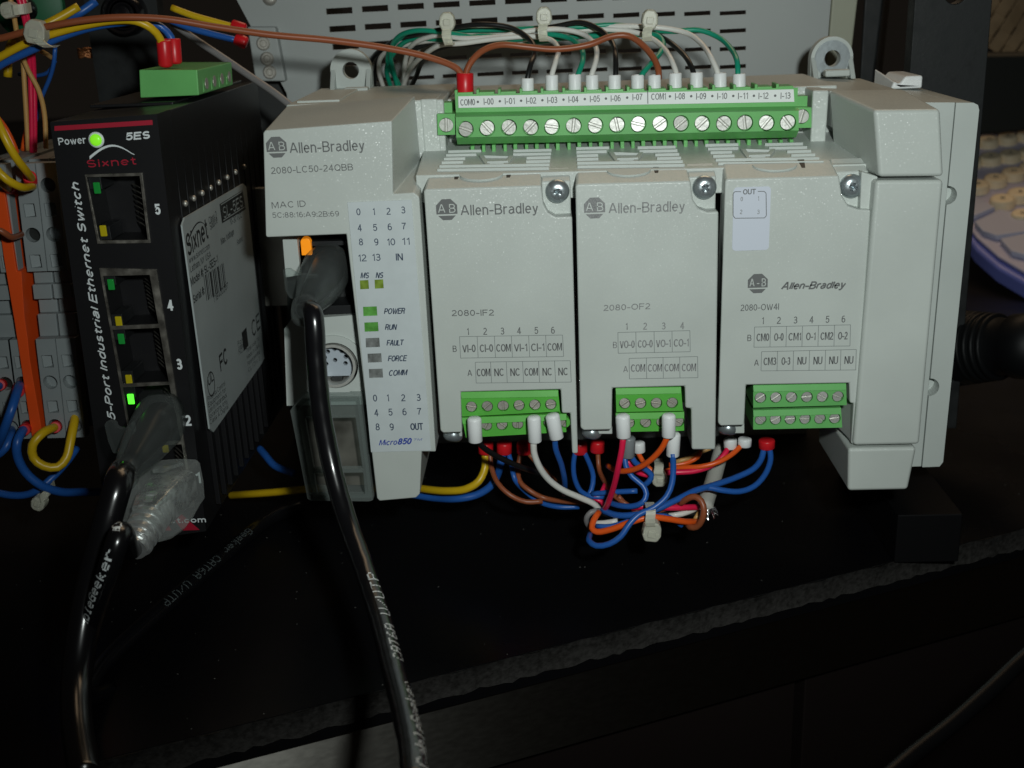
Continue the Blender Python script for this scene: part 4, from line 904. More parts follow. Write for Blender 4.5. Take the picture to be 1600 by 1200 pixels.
for i in range(4): a, b = c0[i], c0[(i+1) % 4]; g.add([a, b, b+Vector((0,0,.25)), a+Vector((0,0,.25))], [[0,1,2,3]])
TS(g, 'SL-5ES', 350, 342, 380, 322, 3.0); g.out('sticker_print_reversed', 'sw_label', sw)
# green power plug on top
gp = P3([(219,153),(311,149),(308,109),(217,109)], 24)
G().prism(gp, [Vector((p.x, 56, p.z-.2)) for p in gp]).out('power_plug', 'green', sw, .3)
for i in range(4):
    y = 28+i*7.2; xx = gp[1].x
    G().box(xx-.6, xx+.2, y, y+1.0, gp[1].z+.4, gp[2].z-.6).out('plug_rib', 'green', sw, .1); G().box(xx-.3, xx+.12, y+1.9, y+4.6, gp[2].z-2.6, gp[2].z-1.0).out('plug_window', 'hole', sw)
    G().lathe((xx-.3, y+3.2, gp[1].z+2.2), (1,0,0), [(0,1.5),(.5,1.4)], 12).out('plug_screw', 'steel_dull', sw)
G().box(-80, -60, 20, 86, ZT-.3, ZT+.5).out('top_plate', 'black_metal', sw, .3)

# ================================================================== BRACKETS, RAIL, ENCLOSURE
f = P3([(1403,805),(1505,803),(1491,880),(1395,878)], 17); zf = TZ+.1
mb = thing('mounting_bracket', 'charcoal upright bracket with black foot behind right end of the controller', 'bracket', (124, 60, TZ), 'charcoal uprights carrying the rail')
g = G(); g.prism([Vector((f[0].x,17,f[0].z)), Vector((f[1].x,17,f[1].z)), Vector((f[1].x,17,zf)), Vector((f[0].x,17,zf))], [Vector((f[0].x,76,f[0].z)), Vector((f[1].x,76,f[1].z)), Vector((f[1].x,76,zf)), Vector((f[0].x,76,zf))]); g.out('foot', 'foot', mb, .4)
pp = P3([(1422,150),(1540,190),(1552,-30),(1431,-30)], 76)
g = G(); g.plate([(pp[0].x, -91), (pp[1].x, -91), (pp[2].x, pp[2].z+20), (pp[3].x, pp[3].z+20)], [list(reversed(circ(at(1494,-13,y=76).x, at(1494,-13,y=76).z, 3.2, 20)))], 76, 82); autosmooth(g.out('upright', 'post', mb, .3), 35)
lbk = thing('mounting_bracket', 'charcoal upright bracket with round black knob behind the ethernet switch', 'bracket', (-85, 92, TZ), 'charcoal uprights carrying the rail')
pp = P3([(158,172),(252,172),(243,-30),(126,-30)], 92)
g = G(); g.plate([(pp[0].x, TZ+.2), (pp[1].x, TZ+.2), (pp[2].x, pp[2].z+20), (pp[3].x, pp[3].z+20)], [], 92, 98); g.out('upright', 'post', lbk, .3)
c = at(195, 22, y=90); o = G().lathe(c+Vector((0,2,0)), (0,-1,0), [(0,6.2),(4,6.0),(5,5.4),(5,4.6),(3.6,4.2),(3.6,2.8),(5,2.5),(5.2,1.5)], 30).out('knob', 'rubber', lbk); autosmooth(o, 40)
o = G().lathe(c+Vector((0,-1,0)), (0,-1,0), [(0,3.9),(.6,3.9),(.6,3.3),(.2,3.2)], 30).out('knob_ring', 'steel_blue', lbk); autosmooth(o, 40)
g = G(); g.box(-140, 140, 73, 75.5, -45, -10); tag(g.out('mounting_rail', 'steel_dull', bevel=.3), 'steel mounting rail running behind controller and switch', 'rail')

en = thing('vented_enclosure', 'grey sheet-metal enclosure with rows of vent slots behind the controller', 'enclosure', (30, 150, TZ))
YE = 110
fr = XZ([(1287,135),(1301,-30),(362,-30),(370,0),(448,146)], YE); fr += [(fr[-1][0]+1, TZ), (fr[0][0], TZ)]
fr = list(reversed(fr)); slots = []
for k in range(-1, 6):
    for i in range(12):
        u = 530+5*k+i*(615-5*k)/11; d = u-535; v = 44.6+28*(k-1)-(.0665*d-4.3e-5*d*d)
        hp = 4.6-1.6*i/11 if k < 3 else 3.0
        if v < -26 or v > 128: continue
        a, b = XZ([(u-20.5, v+1), (u+20.5, v-1)], YE); h = hp*(YE+250)/FPX
        slots.append([(a[0], a[1]-h), (a[0]+.0, a[1]+h*.9), (b[0], b[1]+h), (b[0], b[1]-h)])
G().plate(fr, slots, YE, YE+1.2).out('front_panel', 'case', en)
g = G(); g.box(min(p[0] for p in fr)+2, fr[1][0]-1, YE+9, YE+120, TZ, 44); g.out('inner_chassis', 'recess', en)
cf = P3([(1289,134),(1325,134),(1344,-30),(1302.5,-30)], YE); G().prism(cf, [Vector((p.x-3, YE+120, p.z)) for p in cf]).out('side_panel', 'cream', en, .6)
ts = P3([(399,127),(446,127),(430,42),(386,42)], YE-4); G().prism(ts, [Vector((p.x, YE-.1, p.z)) for p in ts]).out('terminal_strip', 'case', en, .5)
for u, v in ((411,68),(417,92),(421,113)):
    c = at(u, v, y=YE-4.4); o = G().lathe(c+Vector((0,.5,0)), (0,-1,0), [(0,2.1),(.3,2.1),(.6,1.7),(.6,1.1),(.2,.9)], 16).out('strip_screw', 'steel_dull', en); autosmooth(o, 35)
c = at(420, -3, y=YE-1); G().lathe(c+Vector((0,1,0)), (0,-1,0), [(0,2.3),(.6,2.1),(.9,1)], 16).out('case_screw', 'steel_dull', en, smooth=True)
# dark case further right
g = G(); g.prism(P3([(1340,170),(1360,170),(1384,-30),(1352,-30)], 135), P3([(1350,170),(1372,170),(1394,-30),(1364,-30)], 300)); 
tag(g.out('equipment_case', 'post', bevel=.8), 'dark taupe edge of an equipment case between enclosure and bracket', 'case')

# ================================================================== TERMINAL BLOCKS on the left
YD = 20
def dx(u, v): return at(u, v, y=YD)
ZD = {k: at(60, v, y=YD).z for k, v in dict(top=255, h1=290, s1=328, c1=367, s2=408, e1=424, r2=447, st1=470, st2=495, st3=530, s3=565, c2=598, s4=636, h2=666, bot=685).items()}
def slice_block(cu600, label, wirehole, mark):
    c6 = at(cu600, 600, y=YD); x = c6.x+1.0; w = 2.45
    t = thing('terminal_block', label, 'terminal block', (x, 50, ZD['bot']), 'grey terminal blocks on the rail')
    sh = 2.2/ (ZD['c1']-ZD['c2'])          # slices lean a little on the rail
    X = lambda z: x+(z-ZD['c2'])*sh
    def Q(z0, z1, y, inset=0): return [(X(z0)-w+inset, z0), (X(z0)+w-inset, z0), (X(z1)+w-inset, z1), (X(z1)-w+inset, z1)]
    for a, b, sq, ci in (('e1','top',('s1','s2'),('c1','h1')), ('bot','st3',('s3','s4'),('c2','h2'))):
        hs = [list(reversed([(X(ZD[k])-1.5, ZD[k]-1.7), (X(ZD[k])+1.3, ZD[k]-1.7), (X(ZD[k])+1.3, ZD[k]+1.6), (X(ZD[k])-1.5, ZD[k]+1.6)])) for k in sq]
        hs += [circ(X(ZD[k]), ZD[k], 1.85, 18) for k in ci]
        autosmooth(G().plate(Q(ZD[a], ZD[b], YD), hs, YD, YD+3).out('clamp_face', 'din', t), 35)
        for k in sq: G().prism([(X(ZD[k])-1.5, YD+.5, ZD[k]-1.7), (X(ZD[k])+1.3, YD+2.9, ZD[k]-1.7), (X(ZD[k])+1.3, YD+2.9, ZD[k]+1.6), (X(ZD[k])-1.5, YD+.5, ZD[k]+1.6)], [(X(ZD[k])-1.5, YD+3.4, ZD[k]-1.7), (X(ZD[k])+1.3, YD+3.4, ZD[k]-1.7), (X(ZD[k])+1.3, YD+3.4, ZD[k]+1.6), (X(ZD[k])-1.5, YD+3.4, ZD[k]+1.6)]).out('spring_slot', 'din', t)
        for k in ci:
            hw = k in wirehole
            G().add([(px_, YD+2.2, pz_) for px_, pz_ in circ(X(ZD[k]), ZD[k], 1.86, 18)], [list(range(18))]).out('clamp_bore', 'hole' if hw else 'din', t)
    for i, (a, b, dy) in enumerate((('r2','e1',3.0),('st1','r2',1.5),('st2','st1',4.0),('st3','st2',2.4))):
        q = Q(ZD[a], ZD[b], 0, .1); G().prism([(p[0], YD+dy, p[1]) for p in q], [(p[0], YD+8, p[1]) for p in q]).out('step', 'din', t, .2)
    q = Q(ZD['bot'], ZD['top'], 0, .05); G().prism([(p[0], YD+8.1, p[1]) for p in q], [(p[0], 70, p[1]) for p in q]).out('body', 'din', t)
    return t
slice_block(3, 'grey terminal block cut by the left edge with a blue wire', ('c2',), 0)
slice_block(30, 'grey terminal block left of the orange plate, two blue wires in its lower half', ('c2','h2'), 0)
slice_block(73, 'grey terminal block right of the orange plate, yellow wire at its foot', ('h2','h1','c1'), 0)
slice_block(104, 'rightmost grey terminal block, beside the ethernet switch, yellow wire on top', ('h1',), 0)
f = P3([(-13,300),(8,300),(30,424),(37,500),(60,684),(46,684),(22,500),(2,390)], YD-1.2)
f = P3([(-9,300),(7,300),(26,424),(33,424),(38,495),(43,530),(46,560),(67,684),(50,684),(22,500),(6,405)], YD-.9)
o = G().prism(f, [Vector((p.x, 70, p.z)) for p in f]).out('partition_plate', 'orange_pl', None, .15); tag(o, 'orange partition plate between the grey terminal blocks', 'partition')

# ================================================================== PLUGS AND CABLES
def loft(g, secs, n=20, sq=3.0):
    """secs: (centre, half x, half z) rounded-rectangle sections"""
    V = []; F = []
    for c, a, b in secs:
        for i in range(n):
            t = 2*math.pi*i/n; cs, sn = math.cos(t), math.sin(t)
            V.append(Vector(c)+Vector((a*math.copysign(abs(cs)**(2/sq), cs), 0, b*math.copysign(abs(sn)**(2/sq), sn))))
    for k in range(len(secs)-1): F += [[k*n+i, k*n+(i+1) % n, (k+1)*n+(i+1) % n, (k+1)*n+i] for i in range(n)]
    F += [list(range(n-1, -1, -1)), [(len(secs)-1)*n+i for i in range(n)]]
    g.add(V, F); return g
FONT = {'C':'0111010001100001000010000100010111','a':None}
DOT = {'C':("01110","10001","10000","10000","10000","10001","01110"),'a':("00000","00000","01110","00001","01111","10001","01111"),'b':("10000","10000","10110","11001","10001","10001","11110"),
 'l':("01100","00100","00100","00100","00100","00100","01110"),'e':("00000","00000","01110","10001","11111","10000","01110"),'G':("01110","10001","10000","10111","10001","10001","01111"),
 'k':("10000","10000","10010","10100","11000","10100","10010"),'r':("00000","00000","10110","11001","10000","10000","10000"),'A':("01110","10001","10001","11111","10001","10001","10001"),
 'T':("11111","00100","00100","00100","00100","00100","00100"),'6':("00110","01000","10000","11110","10001","10001","01110"),'U':("10001",)*6+("01110",),'/':("00000","00001","00010","00100","01000","10000","00000"),
 'P':("11110","10001","10001","11110","10000","10000","10000"),'i':("00100","00000","01100","00100","00100","00100","01110"),'f':("00110","01001","01000","11100","01000","01000","01000"),'d':("00001","00001","01101","10011","10001","10001","01111"),' ':("00000",)*7}
def cable_print(parent, c, F, r, s0, txt, up, h=2.6, adv=2.05, flip=False, m='ink_white'):
    """dot-matrix lettering wrapped on the tube c,F starting at arc length s0; up: direction of the letters' middle"""
    L = [0]
    for i in range(1, len(c)): L.append(L[-1]+(c[i]-c[i-1]).length)
    g = G()
    def pos(s, a):
        k = 0
        while k < len(L)-2 and L[k+1] < s: k += 1
        t = (s-L[k])/(L[k+1]-L[k]) if L[k+1] > L[k] else 0; p = c[k].lerp(c[k+1], t); T, u, w = F[k]
        mid = (Vector(up)-T*T.dot(Vector(up))).normalized(); sd = T.cross(mid)
        return p+(mid*math.cos(a)+sd*math.sin(a))*(r+.02)
    d = h/7
    for ci, ch in enumerate(txt):
        for ry_, row in enumerate(DOT[ch]):
            for cx_, bit in enumerate(row):
                if bit == '1':
                    s = s0+(ci*adv+cx_*adv/6.2)*(1 if not flip else -1); a = (3-ry_)*d/r*(-1 if not flip else 1); ds, da = .14, .15/r
                    g.add([pos(s-ds, a-da), pos(s+ds, a-da), pos(s+ds, a+da), pos(s-ds, a+da)], [[0,1,2,3]])
    o = g.out('printed_lettering', m, parent); o['kind'] = 'stuff'
# cable A: controller
ca = thing('network_cable', 'black network cable with a smoky grey boot plugged into the left end of the controller', 'cable', (-25, 5, -20), 'black network cables')
g = G(); loft(g, [((-24.3, 12, -18.5), 4.6, 5.2), ((-24.3, 6, -18.6), 4.9, 5.8), ((-24.5, 1, -19), 4.9, 6.2), ((-24.9, -6, -19.8), 4.3, 5.2), ((-25.3, -12, -20.8), 3.1, 3.8), ((-25.6, -14, -21.6), 2.7, 2.8), ((-25.7, -14.6, -21.7), 2.2, 2.3), ((-25.8, -15.8, -22.2), 2.9, 3.0), ((-26.0, -17.6, -23), 2.6, 2.7)], 22, 2.6)
g.out('boot', 'smoke', ca, smooth=True)
g = G(); loft(g, [((-24.3, 8, -18.5), 3.6, 4.2), ((-24.4, 1, -19), 3.3, 4.0), ((-24.9, -7, -20), 2.7, 3.0), ((-25.4, -12.5, -21), 1.9, 2.0), ((-25.6, -15, -21.9), 1.9, 1.9)], 18, 2.4); g.out('boot_core', 'w_black', ca, smooth=True)
wg = P3([(441,421),(450,420),(462,428),(492,430),(492,476),(470,474),(452,466),(445,455)], -8); G().prism(wg, [Vector((p.x+.5, -6.8, p.z)) for p in wg]).out('latch_tab', 'smoke', ca, .3)
pa = [(-25.8,-16,-22.4), D(489,490,243), D(494,560,244), D(502,640,246), D(519,730,247), D(541,810,244), D(566,880,236), D(592,960,224), D(613,1040,207), D(631,1110,190), D(643,1170,176), D(648,1225,166)]
g = G(); cA, FA = tube_geo(g, pa, 2.15, 20, 1.0, wob=.02); g.out('jacket', 'rubber', ca, smooth=True)
# arc length where the print starts (text reads bottom to top)
def arc_near(c, p):
    L = 0; best = (1e9, 0)
    for i in range(len(c)):
        if i: L += (c[i]-c[i-1]).length
        d = (c[i]-p).length
        if d < best[0]: best = (d, L)
    return best[1]
VD = (Vector((CAM_POS))-Vector((0,-70,-80))).normalized()
cable_print(ca, cA, FA, 2.15, arc_near(cA, D(648,1215,168)), 'CableGeeker   CAT6A U/UTP', VD+Vector((.62,0,.2)), h=2.3, adv=2.8, flip=True)
# cable B: switch port 2
cb = thing('network_cable', 'black network cable with a translucent hooked boot in port 2 of the switch', 'cable', (-63, -5, -51), 'black network cables')
g = G(); loft(g, [((-63.6, -5.6, -49.8), 5.0, 6.0), ((-63.7, -9, -50), 5.3, 6.5), ((-64, -14, -50.6), 4.9, 5.9), ((-64.4, -20, -51.6), 4.3, 5.0), ((-64.8, -25, -52.6), 3.4, 3.8), ((-65, -27.5, -53), 2.9, 3.0), ((-65.1, -28, -53.2), 2.5, 2.6), ((-65.3, -29.5, -53.8), 3.1, 3.2), ((-65.6, -31.5, -54.6), 2.8, 2.9)], 24, 2.6)
g.out('boot', 'smoke', cb, smooth=True)
g = G(); loft(g, [((-63.6, -7.6, -49.8), 3.6, 4.2), ((-63.9, -13, -50.4), 3.6, 4.2), ((-64.3, -19.5, -51.4), 2.9, 3.2), ((-64.8, -25, -52.6), 2.1, 2.1), ((-65.2, -29, -53.6), 2.1, 2.1)], 18, 2.4); g.out('boot_core', 'w_black', cb, smooth=True)
wg = P3([(162,664),(166,658),(176,660),(179,668),(192,672),(204,660),(210,690),(190,710),(176,709),(168,690)], -20); G().prism(wg, [Vector((p.x+.6, -18.6, p.z)) for p in wg]).out('latch_tab', 'smoke', cb, .3)
pb = [(-65.4,-30,-54), D(186,752,228), D(172,800,226), D(155,860,226), D(140,920,226), D(127,990,224), D(119,1060,220), D(120,1130,212), D(133,1215,200)]
g = G(); cB, FB = tube_geo(g, pb, 2.8, 20, 1.0); g.out('jacket', 'rubber', cb, smooth=True)
# cable C: clear plug port 1
cc = thing('network_cable', 'black network cable with a clear ribbed plug in port 1 of the switch', 'cable', (-62, -5, -67), 'black network cables')
A0, A1 = Vector((-62.0, -5.6, -66.4)), Vector((-65.4, -31, -67.6)); dd = (A1-A0)
g = G(); loft(g, [(A0, 5.6, 5.8), (A0+dd*.12, 5.7, 6.0), (A0+dd*.3, 6.1, 6.6), (A0+dd*.5, 6.3, 6.8), (A0+dd*.68, 5.6, 6.2), (A0+dd*.8, 4.4, 5.2), (A0+dd*.86, 3.6, 4.4)], 12, 6).out('plug_shell', 'clear', cc, .3)
g = G(); loft(g, [(A0+Vector((0,-1,-.5)), 4.2, 3.6), (A0+dd*.25, 4.4, 4.4), (A0+dd*.55, 4.0, 4.2), (A0+dd*.72, 3.0, 3.2)], 14, 6); g.out('foil_wrap', 'wrap', cc, .15)
tk = [(0, 3.9)]
for k in range(6): tk += [(.3+k*2.3, 4.5-k*.15), (1.3+k*2.3, 4.5-k*.15), (1.5+k*2.3, 3.5-k*.12), (2.2+k*2.3, 3.5-k*.12)]
tk.append((14.6, 3.0)); B0 = A0+dd*.5
o = G().lathe(B0, Vector((-.09,-1,-.25)), tk, 22).out('ribbed_boot', 'silver_rib', cc); autosmooth(o, 35)
g = G(); loft(g, [(A0+Vector((0,-1,4.8)), 1.6, .5), (A0+Vector((0,-10,7.6)), 1.6, .5), (A0+Vector((0,-13,8.2)), 1.4, .5)], 10, 6).out('latch', 'clear', cc)
for k in range(8):
    g = G(); tube_geo(g, [A0+Vector((-3.4+k*.95, -1, 1+.3*(k % 2))), A0+dd*.3+Vector((-3.0+k*.85, 0, .5)), A0+dd*.55+Vector((-1.2+k*.34, 0, 0))], .42, 6, 2); g.out('conductor', ('w_orange','w_white','w_green','w_blue','w_white','w_tan','w_brown','w_white')[k], cc, smooth=True)
B1 = B0+Vector((-.09,-1,-.25)).normalized()*7
pc = [B1, B1+Vector((-1,-6,-2.2)), D(186,838,216), D(171,886,216), D(156,930,220), D(143,975,226), D(132,1030,236), D(130,1090,248), D(170,1080,262)]
g = G(); cC, FC = tube_geo(g, pc, 2.1, 18, 1.0); g.out('jacket', 'rubber', cc, smooth=True)
cable_print(cc, cC, FC, 2.1, arc_near(cC, D(142,980,226)), 'CableGeeker CAT6A', VD+Vector((-.1,0,.2)), h=1.9, adv=2.0, flip=True)
# cable D: lying on the table
cd = thing('network_cable', 'black network cable with faint grey print lying diagonally on the table below the switch', 'cable', (-40, -20, TZ), 'black network cables')
pd = [at(470,790,z=TZ+2.2), at(420,812,z=TZ+2.2), at(350,868,z=TZ+2.2), at(280,928,z=TZ+2.2), at(215,985,z=TZ+2.2), at(160,1040,z=TZ+2.4), at(120,1105,z=TZ+2.6)]
g = G(); cD, FD = tube_geo(g, pd, 2.1, 18, 1.0); g.out('jacket', 'rubber', cd, smooth=True)
M['ink_dim'] = mat('faint_grey_print', (.10,.12,.12), .6)
cable_print(cd, cD, FD, 2.1, arc_near(cD, at(385,838,z=TZ+2)), 'Geeker CAT6A U/UTP', Vector((.2,-.75,.65)), h=2.3, adv=2.4, m='ink_dim')
# grey cable lower right
g = G(); tube_geo(g, [D(1660,985,215), D(1606,1024,212), D(1548,1078,208), D(1488,1131,204), D(1428,1178,200), D(1378,1221,196)], 1.5, 14, 2)
tag(g.out('hanging_cable', 'thin_dark', smooth=True), 'black cable crossing in front of the drawer at lower right', 'cable')

# ================================================================== WIRES ON TOP (inputs)
YW = 47
def fer(u, vt, m='white', w=1.55, vb=150): return ((u+.3, vb, 29.5), (u, vt, 29.5), w, m)
def W(col, pts, f=None, r=.62, label='', group='wires into the top terminal row'):
    return wire(label, col, pts, r, f or (), group)
NB = lambda k: [(850, 50-k*1.7, YW+2+k*.7), (775, 53-k*2.2, YW+3+k), (700, 60-k*2.0, YW+5+k)]
cols = {824:('w_black','black'),862:('w_white','white'),898:('w_green','green'),925:('w_white','white'),960:('w_black','black'),996:('w_green','green'),1055:('w_white','white'),1088:('w_black','black'),1125:('w_white','white'),1155:('w_green','green')}
paths = {
 824: [(824,124,29.5),(829,102,31),(836,80,38),(826,60,45),(800,44,47),(755,38,48),(705,44,52),(660,52,58),(612,66,70),(590,95,84),(584,135,92)],
 862: [(862,119,29.5),(868,97,32),(872,76,40),(860,62,46),(836,57,48),(780,60,49),(720,68,51),(690,70,53),(660,88,62),(640,110,74),(628,140,82)],
 898: [(903,118,29.5),(910,98,32),(908,75,40),(890,60,46),(862,54,48),(800,62,51),(740,58,52),(690,50,54),(650,48,57),(622,58,62),(610,84,70),(616,115,78),(622,140,82)],
 925: [(924,119,29.5),(931,96,32),(930,72,40),(912,54,46),(880,46,48),(830,48,49),(780,57,50),(720,60,52),(690,55,55),(650,66,62),(634,92,72),(632,140,82)],
 960: [(962,119,29.5),(962,92,32),(956,65,40),(935,45,45),(908,35,47),(870,41,49),(820,50,52),(760,68,55),(700,72,57),(664,92,64),(650,120,76),(640,140,84)],
 996: [(1002,119,29.5),(1015,102,32),(1032,82,38),(1036,66,43),(1026,55,46),(1000,54,48),(940,56,50),(890,58,52),(830,66,54),(760,56,55),(700,62,57),(640,62,64),(612,88,72),(604,110,78),(612,140,84)],
 1055: [(1057,116,29.5),(1050,96,32),(1036,74,40),(1018,60,45),(990,50,48),(930,46,50),(860,52,52),(800,66,54),(740,66,56),(690,62,58),(600,84,76),(592,110,84),(600,140,90)],
 1088: [(1084,115,29.5),(1076,96,32),(1060,77,40),(1040,62,46),(1008,48,49),(950,50,52),(880,60,54),(800,52,56),(740,48,58),(690,60,60),(640,78,66),(600,76,76),(578,100,88),(572,140,96)],
 1125: [(1122,116,29.5),(1112,92,32),(1096,68,40),(1076,53,45),(1050,46,47),(1010,42,48),(950,42,50),(900,52,52),(840,60,54),(780,50,56),(720,52,58),(680,58,60),(650,80,68),(637,112,80),(630,140,86)],
 1155: [(1153,117,29.5),(1152,98,31),(1142,76,39),(1122,58,45),(1092,47,47),(1050,49,48),(1010,46,50),(960,39,50),(910,42,50),(860,43,51),(800,46,53),(740,47,55),(690,48,57),(640,52,62),(614,70,68),(606,100,76),(620,125,82),(626,140,84)],
}
order = ['', ]
names_ = {824:'black wire in the third-input ferrule, leftmost of the black ones', 862:'white wire above the I-03 marking', 898:'green wire above the I-04 marking', 925:'white wire above the I-05 marking', 960:'black wire above the I-06 marking', 996:'green wire above the I-07 marking, crossing behind the brown one', 1055:'white wire above the I-08 marking', 1088:'black wire above the I-09 marking', 1125:'white wire above the I-10 marking', 1155:'green wire above the I-11 marking, rightmost of the bundle'}
names_[824] = 'black wire above the I-02 marking, leftmost black wire of the bundle'
for u, pts in paths.items():
    vt = pts[0][1]-2
    W(cols[u][0], [(pts[0][0], pts[0][1]+8, 29.5)]+pts, [fer(u, vt)], .66, names_[u])
W('w_brown', [(729,122,29.5),(729,111,30),(738,94,31),(756,78,33),(782,70,35),(820,73,36),(868,77,36),(920,70,36),(955,57,37),(982,56,37),(1008,74,35),(1024,96,32),(1029,112,30),(1029,124,29.5)], [fer(726.5,114,'red',2.05), fer(1022.5,117)], .78, 'brown jumper wire from the red ferrule to the COM1 marking')
W('w_brown', [(-25,62,20),(0,60,20),(45,48,20),(92,38,20),(145,30,21),(194,27,22),(262,30,24),(330,41,26),(420,54,28),(517,63,30),(609,76,31),(675,91,31),(715,108,30),(723,122,29.5)], None, .80, 'long brown wire sagging from the left edge to the red ferrule', 'wires into the top terminal row')

def tie(label, head, tail, y, hw, hh, ang=0, group='nylon cable ties'):
    c = at(head[0], head[1], y=y); t = thing('cable_tie', label, 'cable tie', c, group); R = Matrix.Rotation(math.radians(ang), 4, 'Y')
    g = G(); hd = []
    pr = [(-.5,-.75),(.5,-.75),(.78,-.2),(.7,.55),(.35,.95),(-.35,.95),(-.7,.55),(-.78,-.2)]
    f = [c+R @ Vector((x*hw, -1.6, z*hh)) for x, z in pr]; b = [c+R @ Vector((x*hw, 1.8, z*hh)) for x, z in pr]
    g.prism(f, b).out('head', 'tie', t, .5)
    g = G(); f = [c+R @ Vector((-.35*hw, -2.0, .3*hh)), c+R @ Vector((.3*hw, -2.0, .3*hh)), c+R @ Vector((.3*hw, -2.0, -.3*hh)), c+R @ Vector((-.35*hw, -2.0, -.3*hh))]; g.prism(f, [p+Vector((0,.5,0)) for p in f]).out('pawl_window', 'tie', t, .15)
    e = at(tail[0], tail[1], y=y-1); s = (e-c); m_ = c+s*.55+Vector((-.4,-1.6,0)); sd = Vector((1.15,0,0)) if abs(s.z) > abs(s.x) else Vector((0,0,1.15))
    pl = [c+Vector((0,-1.0,0))+s*.18, m_, e+Vector((0,-.3,0)), e+Vector((0,3.5,.3))]; sp_ = spline(pl, .8); g = G()
    V = [q_ for p in sp_ for q_ in (p-sd, p+sd, p+sd+Vector((0,.7,0)), p-sd+Vector((0,.7,0)))]; n = len(sp_)
    F = [[k*4+i, k*4+(i+1) % 4, (k+1)*4+(i+1) % 4, (k+1)*4+i] for k in range(n-1) for i in range(4)]+[[3,2,1,0],[(n-1)*4+i for i in range(4)]]
    g.add(V, F).out('strap', 'tie', t); return t
tie('translucent cable tie at the left of the top wire bundle', (699,35), (702,70), 44, 2.6, 2.6)
tie('translucent cable tie in the middle of the top wire bundle', (850,27), (850,64), 43, 2.6, 2.6)
tie('translucent cable tie at the right of the top wire bundle', (1015,32), (1011,64), 41, 2.6, 2.7, 4)

# ================================================================== WIRES UPPER LEFT
gl_ = 'wires around the switch'
W('w_yellow', [(-25,104,24),(0,89,24),(45,66,24),(92,50,24),(140,38,24),(180,32,24),(212,33,24),(236,44,25),(250,60,27),(254,76,28)], [((259,104,29),(256,62,28),1.75,'red')], .93, 'thick yellow wire arching into the green plug of the switch', gl_)
W('w_blue', [(-25,122,26),(0,102,26),(50,78,26),(100,56,26),(150,41,26),(190,35,27),(225,34,29),(252,42,31),(267,58,31),(271,76,31)], [((274,100,31),(271,60,31),1.65,'red')], .93, 'thick blue wire arching into the green plug of the switch', gl_)
W('w_yellow', [(12,120,50),(14,78,50),(28,58,48),(60,44,48),(92,28,50),(123,10,52)], None, 1.1, 'dull yellow wire rising behind the left cable tie', gl_)
W('w_blue', [(55,52,54),(80,38,54),(102,28,54),(124,20,54),(150,2,56)], None, 1.1, 'short blue wire behind the yellow one at upper left', gl_)
W('w_yellow', [(268,12,62),(300,24,62),(335,34,62),(368,43,62)], [((384,47,62),(362,40,62),1.7,'red')], .9, 'yellow wire with a red ferrule entering the enclosure strip', gl_)
W('w_blue', [(262,30,64),(295,43,64),(330,53,64),(370,63,64)], [((386,68,64),(368,60,64),1.7,'red')], .9, 'blue wire with a red ferrule entering the enclosure strip', gl_)
W('w_grey', [(270,36,70),(300,58,68),(345,88,66),(395,122,62),(430,146,58),(460,170,55)], None, 1.0, 'grey sheathed lead running down behind the switch to the controller', gl_)
W('w_tan', [(36,95,40),(38,130,40),(41,180,40),(44,235,40)], None, .62, 'tan wire left of the pink pair, hanging straight', gl_)
W('w_pink', [(22,-25,36),(36,20,36),(44,60,38),(47,110,40),(49,170,40),(50,238,40)], None, .66, 'pink wire in the upper left bundle', gl_)
W('w_pink', [(30,-25,37),(42,25,37),(50,70,39),(53,120,41),(54,180,41),(54,238,41)], None, .66, 'red-pink wire right beside the pink one', gl_)
W('w_tan', [(10,-25,35),(20,15,35),(26,50,36),(34,85,38),(44,110,39),(60,140,40),(69,175,41),(72,232,41)], None, .62, 'tan wire curving to the right of the pink pair', gl_)
W('w_tan', [(60,78,40),(72,84,42),(82,92,46)], None, .6, 'short tan wire end under the cable tie', gl_)
W('w_blue', [(86,70,44),(85,92,44),(79,118,46),(68,145,48),(60,166,50),(56,190,52)], None, .55, 'thin blue wire behind the tan and pink ones', gl_)
W('w_blue', [(86,95,46),(76,112,48),(60,118,50),(30,116,54)], None, .5, 'thin blue wire looping left behind the bundle', gl_)
W('w_orange', [(-10,178,42),(5,196,42),(18,220,42),(26,240,42)], None, .8, 'orange wire slanting down at the left edge', gl_)
W('w_orange', [(46,190,44),(40,212,44),(36,235,44)], None, .7, 'short orange wire beside the tan one', gl_)
W('w_yellow', [(-14,168,8),(-4,190,6),(8,216,5),(24,245,6),(40,266,10),(50,280,18),(53,292,24)], [((50,289,23),(46,276,17),1.6,'red')], .95, 'upper yellow wire dropping into the rightmost terminal block', gl_)
W('w_yellow', [(-24,240,6),(-8,262,4),(10,280,4),(32,292,7),(48,292,14),(52,291,24)], None, .95, 'lower yellow wire bending into the terminal block', gl_)
W('w_yellow', [(-20,268,12),(-2,282,12),(10,292,15),(18,296,24)], [((19,296,24),(13,290,17),1.6,'red')], .9, 'short yellow wire at the left edge in a red ferrule', gl_)
W('w_brown', [(-20,356,10),(2,361,10),(16,370,12),(30,368,17),(36,364,23)], None, .75, 'brown wire screwed into the terminal block beside the orange plate', gl_)
tie('milky cable tie gripping the yellow and blue wires at upper left', (57,52), (76,74), 20, 3.3, 3.2, 14)
tie('milky cable tie high at the left edge of the bundle', (16,17), (38,14), 32, 2.6, 2.2, -10)
